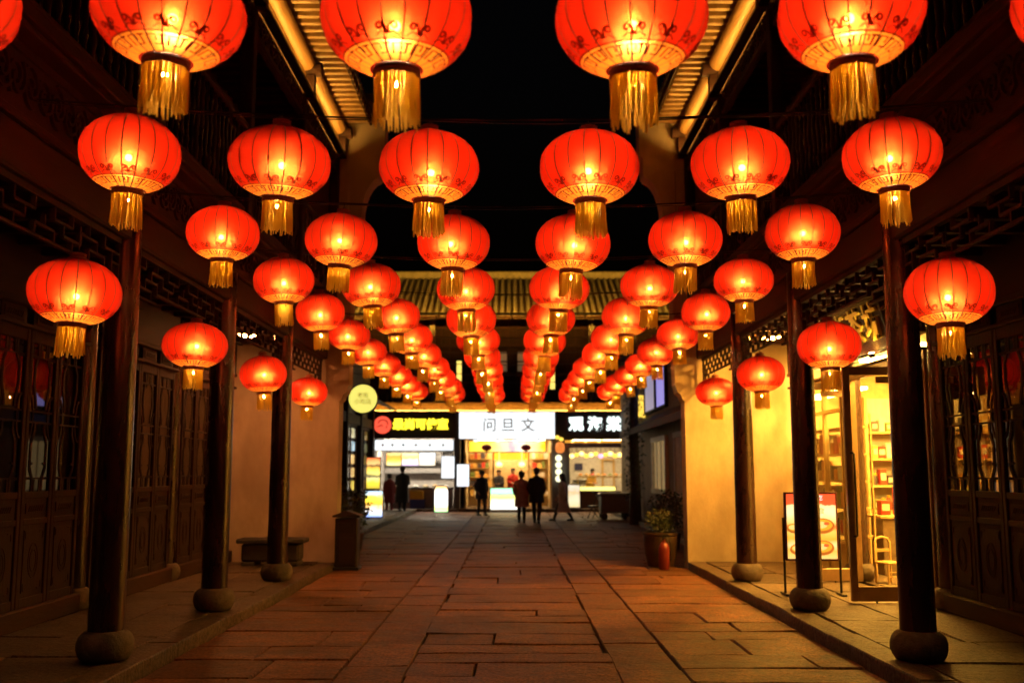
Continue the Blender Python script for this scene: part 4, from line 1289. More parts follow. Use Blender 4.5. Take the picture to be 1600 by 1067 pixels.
# --- left shop
L_ = room(-5.68,-2.42,"pale kitchen-like snack shop interior at the far left end",M['greywall'],M['farledw'],((-4.8,1.4,1.4,.4),(-3.2,1.4,1.4,.4)),zc=3.0)
for z in (1.55,2.0):
    m = MB(); m.bx(-5.6,-2.6,YS+3.05,YS+3.38,z,z+.04); m.build("wall_shelf", M['steel'], L_)
m = MB(); m.bx(-4.4,-3.0,YS+3.0,YS+3.38,2.05,2.35); m.build("extractor_hood", M['steel'], L_)
m = MB(); m.bx(-3.1,-2.7,YS+3.28,YS+3.39,2.42,2.75); m.build("wall_monitor", M['black'], L_)
CT = thing("snack_counter", (-4.1,YS+.8,.13), "steel snack counter of the far left shop with food trays", "counter")
m = MB(); m.bx(-5.1,-2.5,YS+.55,YS+1.15,.13,.92); m.build("counter_body", plain("counter_front",(.3,.22,.2),.5), CT, bevel=.01)
m = MB(); m.bx(-5.15,-2.45,YS+.5,YS+1.2,.923,.97); m.build("counter_top", M['black'], CT, bevel=.008)
ry = random.Random(9)
for i in range(6):
    x=-4.9+i*.42; o = thing("food_tray",(x,YS+.82,.972),f"food tray, {ORD[i]} from the left on the far left shop counter","tray","food trays on the far left counter")
    m=MB(); m.lathe([(.10,0),(.15,.05),(.155,.055)],14); m.build("tray",M['white'],o,local=True)
    m=MB(); m.lathe([(.13,.045),(.10,.09),(.05,.12),(.0,.13)],12); m.build("food",[M['cream'],goods_col[2],M['white']][i%3],o,local=True,smooth=80)
YBX = thing("storage_crate",(-3.95,YS+.38,.63),"yellow plastic crate stacked on the blue one before the left counter","crate")
def crate(o,mat,w,d_,h):
    m=MB(); m.bx(-w,w,-d_,d_,0,.02)
    for a in (-1,1): m.bx(a*w,a*(w-.02),-d_,d_,.021,h); m.bx(-w+.021,w-.021,a*d_,a*(d_-.02),.021,h)
    m.build("crate_body",mat,o,local=True)
    m=MB()
    for a in (-1,1): m.bx(-w-.012,w+.012,a*(d_+.012),a*(d_+.001),h-.05,h)
    m.build("crate_rim",mat,o,local=True)
YBX.location.z=.50; crate(YBX,plain("yellow_plastic",(.6,.36,.03),.4),.28,.15,.34)
BBX = thing("storage_crate",(-3.92,YS+.38,.135),"blue plastic crate on the step under the yellow one","crate"); crate(BBX,plain("blue_plastic",(.03,.05,.30),.4),.30,.15,.36)

sb = thing("sign_board", (-4.0,YS+.0,3.0), "dark shop sign with red round emblem and yellow characters, far left", "sign")
m = MB(); m.bx(-5.72,-2.36,YS+.02,YS+.24,3.0,4.12); m.build("board", M['signboard'], sb, bevel=.01)
lettering("最尚可佳室", .46, M['signy'], sb, (-3.80,YS-.02,3.56), depth=.03, bold=.022)
em = MB(); em.lathe([(0,0),(.36,0),(.36,.06),(.33,.08),(0,.08)],32); e_ = em.mesh("red_emblem", M['signr'], smooth=40)
eo = mesh_obj("red_emblem", e_, sb, Vector((-5.38,YS+.02,3.56))-wloc(sb), (PI/2,0,0))
em = MB(); em.tube([(.02+.20*math.cos(a),.04+.17*math.sin(a),.085) for a in [(-.3+k*.3) for k in range(12)]],.022,6); em.tube([(-.24,-.08,.085),(-.12,-.05,.085),(-.05,0,.085),(.02,-.06,.085)],.022,6); em.lathe([(0,0),(.035,0),(.035,.02),(0,.02)],10,(.17,-.09,.08))
mesh_obj("emblem_mark", em.mesh("emblem_mark", M['ink']), eo)
o = lb("white_sign",-5.70,-2.40,2.48,2.96,YS-.08,"long white light box under the yellow-lettered sign","" or M['signw'])
for i,(x,c) in enumerate(((-5.35,goods_col[1]),(-4.95,goods_col[2]),(-4.5,M['ink']),(-3.98,goods_col[1]),(-3.4,goods_col[2]),(-2.85,goods_col[2]))):
    mesh_obj("printed_mark", MB().lathe([(0,0),(.055,0),(.055,.006),(0,.006)],12).mesh("printed_mark",c), o, (x+4.05,-.005,.25), (PI/2,0,0))
pb = [[(0,(1,.85,.4)),(.4,(1,.55,.08)),(.7,(1,.30,.04)),(1,(1,.8,.3))],[(0,(.75,.55,.9)),(.3,(1,.95,.9)),(.6,(1,.85,.15)),(1,(1,.9,.5))],[(0,(.9,.8,.7)),(.3,(1,.8,.45)),(.5,(1,.97,.95)),(1,(.75,.9,1))]]
for i,(a,b) in enumerate(((-5.25,-4.62),(-4.6,-3.9),(-3.88,-3.2))):
    lb("menu_sign",a,b,1.88,2.42,YS+.35,f"lit menu picture, {['leftmost','middle','rightmost'][i]} of three over the far left counter",lightbox("menu_print",pb[i],1.9,2,.35,5,0,.54),th=.06,frame=.015,group="lit menu pictures of the far left shop")
o = lb("hanging_sign",-2.92,-2.36,1.35,2.28,YS-.18,"white light box hung at the right edge of the far left shop",M['signw'],th=.1,frame=.02)
m=MB(); m.bx(-.2,-.18,.03,.05,.93,1.14); m.bx(.18,.2,.03,.05,.93,1.14); m.build("hanger",M['black'],o,local=True)
o = lb("white_sign",-2.28,-1.75,1.02,1.95,YS-.22,"white upright light box on the pier between the left and central shops",M['signw'],th=.26,frame=.02)
SL = thing("standing_light_box",(-2.86,YS-.75,0),"white standing light box with green foot before the left shop","sign")
m=MB(); m.prism([(-.29,0),(.29,0),(.29,.9),(.22,1.08),(-.22,1.08),(-.29,.9)],'y',-.06,.1); m.build("sign_case",M['black'],SL,local=True,bevel=.01)
m=MB(); m.prism([(-.26,.04),(.26,.04),(.26,.88),(.20,1.04),(-.20,1.04),(-.26,.88)],'y',-.07,-.062)
m.build("lit_face",lightbox("standing_print",[(0,(.35,.9,.45)),(.12,(1,.9,.2)),(.25,(1,1,.75)),(.5,(1,1,1)),(.8,(1,.95,.85)),(.9,(1,.6,.25)),(1,(1,.5,.15))],2.6,2,.05,4,.04,1.06),SL,local=True)

# --- central shop
C_ = room(-1.95,1.62,"bright warm snack shop interior in the centre of the far end",M['cream'],M['farled'],((-1.0,1.2,1.2,.5),(.8,1.2,1.2,.5),(0,2.6,2.4,.4)),zc=3.0)
for x in (-1.6,-1.1,1.0,1.4):
    for z in (.9,1.3,1.7):
        pass
rz_ = random.Random(33)
for (a,b) in ((-1.9,-.95),(.85,1.58)):
    S = thing("wall_rack",((a+b)/2,YS+3.2,.13),("left" if a<0 else "right")+" rack of snack packs on the back wall of the central far shop","rack")
    for z in (.6,1.0,1.4,1.8,2.2):
        m=MB(); m.bx(a,b,YS+3.05,YS+3.38,z-.02,z); m.build("shelf",M['yellowwood'],S)
        x=a+.05
        while x<b-.12:
            w=rz_.uniform(.1,.2); h=rz_.uniform(.15,.3)
            m=MB(); m.bx(x,x+w,YS+3.1,YS+3.3,z+.001,z+h); m.build("snack_pack",goods_col[rz_.randrange(6)],S); x+=w+.03
sg = thing("sign_board",(0,YS-.1,2.96),"large white light box sign with three faint brown characters, centre of the far end","sign")
m=MB(); m.bx(-2.22,1.80,YS-.10,YS+.24,2.96,4.12); m.build("sign_case",M['black'],sg,bevel=.01)
m=MB(); m.bx(-2.19,1.77,YS-.125,YS-.105,2.99,4.09); m.build("lit_face",M['signw'],sg)
for ch,x in (("问",-.93),("旦",-.17),("文",.66)): lettering(ch,.60,M['paleink'],sg,(x,YS-.13,3.52),depth=.004,bold=.004)
# small lamps and yellow transom under the sign
tp = thing("lit_transom",(-.2,YS+.05,2.42),"yellow lit transom panel with small lamps above the central shop entrance","sign")
m=MB(); m.bx(-1.82,1.42,YS+.08,YS+.2,2.42,2.92); m.build("panel_case",M['greypier'],tp)
m=MB(); m.bx(-1.78,1.38,YS+.06,YS+.075,2.46,2.88); m.build("lit_face",lightbox("transom_print",[(0,(1,.55,.03)),(.25,(1,.66,.08)),(.45,(1,.85,.4)),(.55,(.5,.35,.4)),(.7,(1,.9,.6)),(1,(1,.6,.02))],1.8,0,.25,2.2,-1.6,1.6),tp)
for x in (-1.5,-.6,.15,1.1):
    m=MB(); m.lathe([(0,0),(.09,.02),(.12,.07),(.06,.10),(0,.1)],12,(x,YS-.02,2.86)); m.build("round_lamp",M['signw'],tp,smooth=60)
for i,x in enumerate((-1.05,.58)):
    o = thing("small_red_lantern",(x,YS-.12,2.62),f"tiny unlit red lantern, {'left' if i==0 else 'right'} of two below the white central sign","lantern","small red lanterns below the central sign")
    m=MB(); m.lathe([(.05,-.13),(.13,-.11),(.20,-.05),(.215,0),(.20,.05),(.13,.11),(.05,.13)],20); m.build("shade",M['redcloth'],o,local=True,smooth=60)
    m=MB(); m.lathe([(.05,-.155),(.055,-.13)],12); m.tube([(0,0,-.14),(0,0,-.42)],.018,6); m.build("tassel",M['redcloth'],o,local=True)
    m=MB(); m.tube([(0,0,.12),(0,0,.36)],.006,5); m.build("cord",M['wire'],o,local=True)
DC = thing("display_freezer",(-.25,YS-.35,0),"glowing white and yellow display freezer before the central shop","freezer")
m=MB(); m.bx(-.66,.66,-.02,.5,.0,.98); m.build("freezer_body",M['white'],DC,local=True,bevel=.03)
m=MB(); m.bx(-.62,.62,-.03,-.022,.12,.95); m.build("lit_front",lightbox("freezer_print",[(0,(1,1,.85)),(.35,(1,1,.6)),(.58,(1,.9,.12)),(.68,(.75,.95,.3)),(.72,(.08,.25,.1)),(.78,(.4,.95,.6)),(1,(.35,.95,.55))],2.4,2,.12,6,.12,.95),DC,local=True)
m=MB(); m.bx(-.64,.64,.02,.46,.985,1.03); m.build("freezer_lid",M['glass'],DC,local=True)
oh = thing("inner_header",(-.1,YS+2.0,2.2),"orange lit header board inside the central far shop","sign")
m=MB(); m.bx(-.85,.72,YS+1.98,YS+2.06,2.15,2.55); m.build("lit_face",emit("orange_header",(1,.36,.02),1.5),oh)
for x in (-.55,.42):
    m=MB(); m.lathe([(0,0),(.12,.03),(.14,.12),(.06,.2),(0,.2)],12,(x,YS+1.5,1.85)); m.tube([(x,YS+1.5,2.05),(x,YS+1.5,3.0)],.01,5); tag(m.build("pendant_lamp",M['warm'],smooth=60),f"glowing pendant lamp on the {'left' if x<0 else 'right'} inside the central far shop","lamp")
for x in (-1.93,-.78,.70,1.6):
    m=MB(); m.bx(x-.03,x+.03,YS+.3,YS+.36,.13,2.42); tag(m.build("shopfront_post",M['yellowwood'],C_),None)

# --- right shop
R_ = room(2.42,5.2,"white-walled warm fruit and snack shop interior at the far right end",M['white'],M['farled'],((3.2,1.2,1.2,.5),(4.5,1.2,1.2,.5)),zc=3.0)
m=MB(); m.bx(4.0,4.08,YS+3.2,YS+3.39,.13,2.2); m.bx(4.5,4.58,YS+3.2,YS+3.39,.13,2.2); m.bx(4.081,4.499,YS+3.2,YS+3.39,2.12,2.2); m.build("inner_door_frame",M['yellowwood'],R_)
m=MB(); m.bx(2.8,3.15,YS+3.3,YS+3.39,1.7,2.0); m.build("wall_screen",plain("dark_blue_screen",(.03,.04,.12),.3),R_)
m=MB(); m.bx(2.7,3.6,YS+3.2,YS+3.39,1.2,1.26); m.build("wall_shelf",M['black'],R_)
sr = thing("sign_board",(3.6,YS,3.0),"dark shop sign with three glowing white characters, far right","sign")
m=MB(); m.bx(1.84,5.25,YS+.02,YS+.24,2.95,4.12); m.build("board",M['signboard'],sr,bevel=.01)
for ch,x in (("观",2.67),("海",3.45),("棠",4.23)): lettering(ch,.62,M['signg'],sr,(x,YS-.02,3.56),depth=.03,bold=.022)
o = thing("lit_awning",(3.7,YS-.1,2.45),"orange lit strip with a violet valance under the dark sign at the far right","awning")
m=MB(); m.bx(2.2,5.2,YS-.06,YS+.02,2.82,2.92); m.build("lit_strip",emit("awning_strip",(1,.45,.05),.9),o)
m=MB(); m.bx(2.2,5.2,YS-.08,YS+.0,2.62,2.815); m.build("valance",plain("violet_valance",(.25,.17,.28),.7),o)
for x in (2.5,3.05,3.6):
    m=MB(); m.lathe([(0,0),(.05,.01),(.05,.06),(0,.07)],10,(x,YS-.11,2.84)); m.build("strip_bulb",M['warm'],o)
for i in range(13):
    x=2.5+i*.2; c=[M['warm'],M['yel'],M['warm'],emit("pink_bulb",(1,.35,.7),2.2) if i==6 else M['yel']][i%4 if i!=6 else 3]
    o=thing("hanging_lamp",(x,YS+.25+.1*(i%2),2.28+.05*(i%3)),f"round glowing lamp, number {ORD[i] if i<11 else ['twelfth','thirteenth'][i-11]} from the left in the row over the far right counter","lamp","row of round lamps over the far right counter")
    m=MB(); m.lathe([(0,-.09),(.07,-.06),(.10,0),(.07,.06),(0,.09)],14); m.build("globe",c,o,local=True,smooth=80)
    m=MB(); m.tube([(0,0,.08),(0,0,.5)],.008,5); m.build("cord",M['wire'],o,local=True)
CR = thing("fruit_counter",(3.7,YS+.7,.13),"wooden counter with a bright yellow lit top edge at the far right shop","counter")
m=MB(); m.bx(2.75,5.1,YS+.5,YS+1.1,.13,.82); m.build("counter_body",plain("counter_brown",(.16,.075,.05),.5),CR,bevel=.01)
m=MB(); m.bx(2.72,5.13,YS+.45,YS+1.15,.824,.86); m.build("counter_top",M['white'],CR)
m=MB(); m.bx(2.8,4.3,YS+.55,YS+.8,.864,1.0); m.build("lit_tray",emit("lit_tray_glow",(1,.92,.2),2.2),CR)
m=MB(); m.bx(2.75,5.1,YS+.82,YS+1.1,1.38,1.42); m.build("upper_shelf",M['yellowwood'],CR)
for xx in (2.78,5.06):
    m=MB(); m.bx(xx-.02,xx+.02,YS+.9,YS+1.0,.862,1.378); m.build("shelf_post",M['yellowwood'],CR)
for i in range(9):
    x=2.9+i*.25; o=thing("fruit_bowl",(x,YS+.96,1.421),f"bowl of fruit, {ORD[i]} from the left on the far right counter shelf","bowl","fruit bowls on the far right counter")
    m=MB(); m.lathe([(.05,0),(.10,.06),(.105,.065)],12); m.build("bowl",M['white'],o,local=True)
    m=MB(); m.lathe([(.095,.06),(.07,.12),(0,.15)],10); m.build("fruit",goods_col[(1,2,0,2,1,5)[i%6]],o,local=True,smooth=80)
NT = thing("notice_stand",(2.55,YS-.05,.13),"pale glowing notice board standing left of the far right counter","sign")
m=MB(); m.bx(-.26,.26,-.03,.03,.0,.98); m.build("stand_case",M['greypier'],NT,local=True)
m=MB(); m.bx(-.23,.23,-.04,-.032,.06,.95); m.build("lit_face",lightbox("notice_print",[(0,(1,.8,.4)),(.4,(1,.9,.6)),(.7,(.9,.6,.3)),(1,(1,.95,.8))],1.1,2,.5,8,.06,.95),NT,local=True)
for i in range(4):
    o=thing("round_sign",(1.92,YS-.14,1.35+.28*i),f"small white round light sign, {['lowest','third from top','second from top','topmost'][i]} of four stacked on the right pier","sign","stacked round light signs on the right pier")
    m=MB(); m.lathe([(0,0),(.13,0),(.13,.06),(0,.06)],20)
    mesh_obj("lit_disc",m.mesh("lit_disc",emit("round_disc",(1,.95,.6),1.8) if i==0 else bpy.data.materials["round_disc"],smooth=40),o,(0,0,0),(PI/2,0,0))
    m=MB(); m.bx(-.02,.02,0,.2,-.02,.02); m.build("bracket",M['black'],o,local=True)
o = thing("orange_lantern",(1.98,YS-.2,2.62),"small orange paper lantern with two bulbs on the right pier","lantern")
m=MB(); m.lathe([(.08,-.22),(.17,-.15),(.19,0),(.17,.15),(.08,.22)],16); m.build("shade",emit("orange_paper",(1,.28,.05),.9),o,local=True,smooth=60)
m=MB(); m.tube([(0,0,.2),(0,.12,.34),(0,.3,.36)],.012,6); m.build("bracket",M['black'],o,local=True)
for i,(dx,dz) in enumerate(((-.12,.42),(.05,.34))):
    m=MB(); m.lathe([(0,-.09),(.09,-.04),(.09,.04),(0,.09)],12,(dx,-.05,dz)); m.build("bulb",M['yel'],o,local=True,smooth=70)

# ------------------------------------------------------------------ left row beyond the end wall
LB_ = thing("shop_row", (-5.2,30,0), "dark shop row with lit display windows beyond the left end wall", "building")
m=MB(); m.bx(-9,-5.92,17.9,41.3,0,6.2); m.build("wall",M['greypier'],LB_)
m=MB(); m.prism([(-4.8,4.2),(-6.0,4.7),(-6.0,4.6),(-4.8,4.1)],'y',17.9,41.3); m.build("eave_roof",M['tile'],LB_)
for y in (19.5,23,26.5,30.6,34.5,37.7,40.9):
    m=MB(); m.bx(-5.9,-5.65,y-.16,y+.16,.12,4.2); m.build("pillar",M['wood'],LB_)
m=MB(); m.bx(-5.9,-5.7,18,41.2,3.35,3.7); m.build("lintel",M['woodh'],LB_)
cols_ = [(1,.62,.2),(.55,.75,.85),(1,.72,.12),(.95,.85,.5),(.75,.85,.35),(1,.5,.1)]
r7=random.Random(17)
for (y0,y1) in ((26.8,30.3),(30.9,34.2),(34.8,37.4),(38.0,40.6)):
    f=MB()
    for z in (.9,3.3): f.bx(-5.9,-5.8,y0,y1,z-.05,z+.05)
    for y in (y0+.04,(y0+y1)/2,y1-.04): f.bx(-5.9,-5.8,y-.04,y+.04,.951,3.249)
    w=f.build("display_window",M['woodh'],LB_)
    for z in (.96,1.44,1.92,2.40,2.88):
        p=MB(); p.bx(-5.89,-5.87,y0+.09,y1-.09,z,z+.34)
        c=cols_[r7.randrange(6)]
        p.build("lit_shelf",lightbox("display_print",[(0,tuple(q*.5 for q in c)),(.3,c),(.5,(1,.95,.8)),(.65,c),(.8,tuple(q*.25 for q in c)),(1,c)],1.3 if 36<y1<38 else .06,1,.8,3,y0-30,y1-30),w)
# projecting round sign
RS = thing("round_sign",(-2.84,19.0,3.02),"pale yellow round light sign projecting beside the left end wall","sign")
m=MB(); m.lathe([(0,-.05),(.27,-.05),(.285,-.03),(.285,.03),(.27,.05),(0,.05)],40); mesh_obj("sign_case",m.mesh("sign_case",M['black'],smooth=40),RS,(0,.01,0),(PI/2,0,0))
m=MB(); m.lathe([(0,0),(.268,0),(.268,.012),(0,.012)],40); mesh_obj("lit_face",m.mesh("lit_face",M['roundy'],smooth=40),RS,(0,-.043,0),(PI/2,0,0))
for zz,bb in ((.06,"老街"),(-.06,"小吃店")):
    me=text_mesh(bb,.11,.002,1); me.materials.clear(); me.materials.append(plain("faint_yellow_print",(.45,.40,.05),.5)); me.name="lettering"
    mesh_obj("lettering",me,RS,(0,-.058,zz),(PI/2,0,0))
m=MB(); m.bx(-.95,-.28,-.015,.015,-.02,.02); m.bx(-.95,-.90,-.02,.02,-.3,.3); m.build("bracket",M['black'],RS,local=True)
PO = thing("sign_post",(-3.8,19.0,0),"dark post carrying the round yellow light sign behind the left end wall","post")
m=MB(); m.bx(-.06,.06,-.06,.06,0,3.5); m.build("post",M['wood'],PO,local=True)
m=MB(); m.bx(-.12,.12,-.12,.12,0,.03); m.build("post_foot",M['black'],PO,local=True)
# lit food pictures on the left pavement
FM = lb("menu_board",-5.18,-4.66,1.02,2.15,35.6,"tall lit food menu board behind the tilted light box at the left",lightbox("food_print",[(0,(.5,.4,.05)),(.2,(1,.75,.05)),(.35,(1,.8,.3)),(.42,(.05,.04,.04)),(.5,(1,.85,.2)),(.68,(1,.55,.08)),(.74,(.1,.05,.03)),(.82,(1,.6,.2)),(1,(.8,.15,.04))],1.5,2,.18,5,.0,1.1),th=.1)
m=MB(); m.bx(-.2,-.16,.02,.06,-.90,0); m.bx(.16,.2,.02,.06,-.90,0); m.build("stand_leg",M['black'],FM,local=True)
AB = thing("light_box_board",(-4.55,33.2,.12),"tilted floor light box with a yellow food picture on the left pavement","sign",rz=R(8))
AB.rotation_euler=(R(-12),0,R(8))
m=MB(); m.bx(-.30,.30,0,.1,0.02,.92); m.build("sign_case",M['black'],AB,local=True,bevel=.01)
m=MB(); m.bx(-.275,.275,-.008,-.001,.05,.89); m.build("lit_face",lightbox("noodle_print",[(0,(.35,.5,1)),(.2,(.95,.95,1)),(.36,(1,.75,.4)),(.5,(1,.45,.05)),(.62,(1,.82,.06)),(.8,(1,.85,.1)),(.92,(.5,.7,.9)),(1,(.7,.9,1))],1.7,2,.5,4,.05,.89),AB,local=True)
m=MB(); m.bx(-.28,-.24,.1,.32,0,.03); m.bx(.24,.28,.1,.32,0,.03); m.bx(-.28,-.24,.28,.32,0.031,.6); m.bx(.24,.28,.28,.32,.031,.6); m.build("rear_strut",M['black'],AB,local=True)

# ------------------------------------------------------------------ right row beyond the end wall
RB_ = thing("plastered_house", (4.6,27,0), "old plastered house with barred windows and a lean-to eave beyond the right end wall", "building")
pl=surf("old_plaster",(.20,.15,.12),(.33,.26,.21),(.8,.95),2,(1,1,.5),.3,30,dirt=(.1,.08,.065))
m=MB(); m.bx(4.5,9,18.2,34.5,0,5.6); m.build("wall",pl,RB_)
m=MB(); m.prism([(3.75,2.98),(4.52,3.42),(4.52,3.30),(3.75,2.88)],'y',18.2,34.6); m.build("eave_roof",M['tile'],RB_)
m=MB(); m.bx(3.72,3.80,18.2,34.6,2.80,2.98); m.build("eave_fascia",M['woodh'],RB_)
y=18.6
rfm=MB().bx(-.38,.36,-.035,.035,-.04,.03).mesh("eave_rafter",M['woodh'])
while y<34.4:
    mesh_obj("eave_rafter",rfm,RB_,Vector((4.14,y,3.02))-wloc(RB_),(0,R(-30),0)); y+=.55
for (y0,y1,lit) in ((23.2,24.6,False),(25.4,27.2,False),(28.9,31.6,True)):
    f=MB()
    for z in (1.05,2.62): f.bx(4.38,4.52,y0-.08,y1+.08,z-.07,z+.07)
    for y in (y0,y1): f.bx(4.40,4.52,y-.06,y+.06,1.12,2.55)
    w=f.build("window",M['white'] if lit else M['greywall'],RB_)
    n=int((y1-y0)/(.75 if lit else .22))
    for k in range(1,n):
        yy=y0+(y1-y0)*k/n; b=MB(); b.bx(4.42,4.45,yy-.02,yy+.02,1.121,2.549); b.build("window_bar",M['white'],w)
    if not lit:
        for z in (1.4,1.75,2.1): b=MB(); b.bx(4.455,4.47,y0+.06,y1-.06,z-.012,z+.012); b.build("cross_bar",M['white'],w)
    p=MB(); p.bx(4.485,4.495,y0+.06,y1-.06,1.12,2.55); p.build("pane",emit("curtained_window",(.75,.5,.2),.28) if lit else M['black'],w)
for (y0,y1,mm) in ((28.8,30.6,M['violet']),(30.9,33.2,M['violet2'])):
    f=MB(); f.bx(4.40,4.52,y0-.1,y1+.1,3.50,3.58); f.bx(4.40,4.52,y0-.1,y1+.1,4.75,4.83)
    for y in (y0-.06,y1+.06): f.bx(4.40,4.52,y-.04,y+.04,3.581,4.749)
    w=f.build("upper_window",M['wood'],RB_)
    for k in range(3):
        p=MB(); a=y0+(y1-y0)*k/3; p.bx(4.44,4.46,a+.02,a+(y1-y0)/3-.02,3.6,4.73); p.build("lit_pane",mm,w)
m=MB(); m.bx(4.1,4.5,33.7,33.78,3.45,4.2); tag(m.build("small_yellow_sign",M['yel']),"small yellow lit sign beside the violet windows at the right","sign")
m=MB(); m.bx(4.5,9,34.6,41.3,0,6); tag(m.build("plain_house",pl),"dark plain house wall between the ivy trunk and the far right shop","building")

CT2 = thing("covered_cart",(3.55,35.0,0),"grey covered cart parked before the far right shop","cart")
gm=plain("grey_tarpaulin",(.2,.19,.2),.55)
m=MB(); m.bx(-.5,.5,-.35,.35,.22,.85); m.build("cart_body",gm,CT2,local=True,bevel=.04)
m=MB(); m.prism([(-.56,.853),(.56,.853),(.5,.92),(-.5,.92)],'y',-.4,.4); m.build("cart_lid",M['steel'],CT2,local=True,bevel=.01)
for sx in (-.38,.38):
    for sy in (-.36,.36):
        m=MB(); m.lathe([(.05,-.03),(.12,-.03),(.12,.03),(.05,.03)],14); mesh_obj("wheel",m.mesh("wheel",M['black'],smooth=40),CT2,(sx,sy,.12),(PI/2,0,0))
m=MB(); m.tube([(-.5,-.3,.8),(-.72,-.3,.92),(-.72,.3,.92),(-.5,.3,.8)],.016,6); m.build("push_handle",M['black'],CT2,local=True)
FC = thing("folding_chair",(2.95,35.6,0),"dark folding chair left beside the grey covered cart","chair",rz=R(20))
for sy in (-.2,.2):
    m=MB(); m.tube([(-.22,sy,0),(.18,sy,.82)],.014,6); m.build("rear_frame",M['black'],FC,local=True)
    m=MB(); m.tube([(.22,sy,0),(-.18,sy,.44)],.014,6); m.build("leg",M['black'],FC,local=True)
m=MB(); m.bx(-.2,.2,-.2,.2,.42,.45); m.build("seat",M['black'],FC,local=True,bevel=.01)
m=MB(); m.obx((.15,0,.72),.03,.42,.22,Matrix.Rotation(R(-26),3,'Y')); m.build("backrest",M['black'],FC,local=True)

# ------------------------------------------------------------------ people
SKIN = plain("skin",(.42,.24,.16),.55)
HAIR = plain("black_hair",(.012,.009,.008),.5)
SHOE = plain("dark_shoes",(.015,.013,.012),.5)
def skin_mesh(name, pts, edges, rad, mat):
    me = bpy.data.meshes.new(name); me.from_pydata(pts, edges, []); 
    o = bpy.data.objects.new(name, me); COL.objects.link(o)
    md = o.modifiers.new("skin",'SKIN'); md.use_smooth_shade = True
    sv = me.skin_vertices[0].data
    for i,r in enumerate(rad):
        sv[i].radius = (r,r); sv[i].use_root = (i==0)
    sb_ = o.modifiers.new("sub",'SUBSURF'); sb_.levels = 1; sb_.render_levels = 1
    dg = bpy.context.evaluated_depsgraph_get()
    m2 = bpy.data.meshes.new_from_object(o.evaluated_get(dg))
    bpy.data.objects.remove(o); bpy.data.meshes.remove(me)
    m2.name = name; m2.materials.clear(); m2.materials.append(mat)
    for f in m2.polygons: f.use_smooth = True
    return m2
def ring_loft(m, rings, n=16):
    """rings: (centre, rx, ry, tilt axes ignored) horizontal ellipses from bottom to top"""
    b = len(m.v); 
    for c,rx,ry in rings:
        for i in range(n):
            a=2*PI*i/n; m.v.append((c[0]+rx*math.cos(a), c[1]+ry*math.sin(a), c[2]))
    for j in range(len(rings)-1):
        for i in range(n):
            k=(i+1)%n; m.f.append((b+j*n+i,b+j*n+k,b+(j+1)*n+k,b+(j+1)*n+i))
    m.f.append(tuple(b+(len(rings)-1)*n+i for i in range(n)))
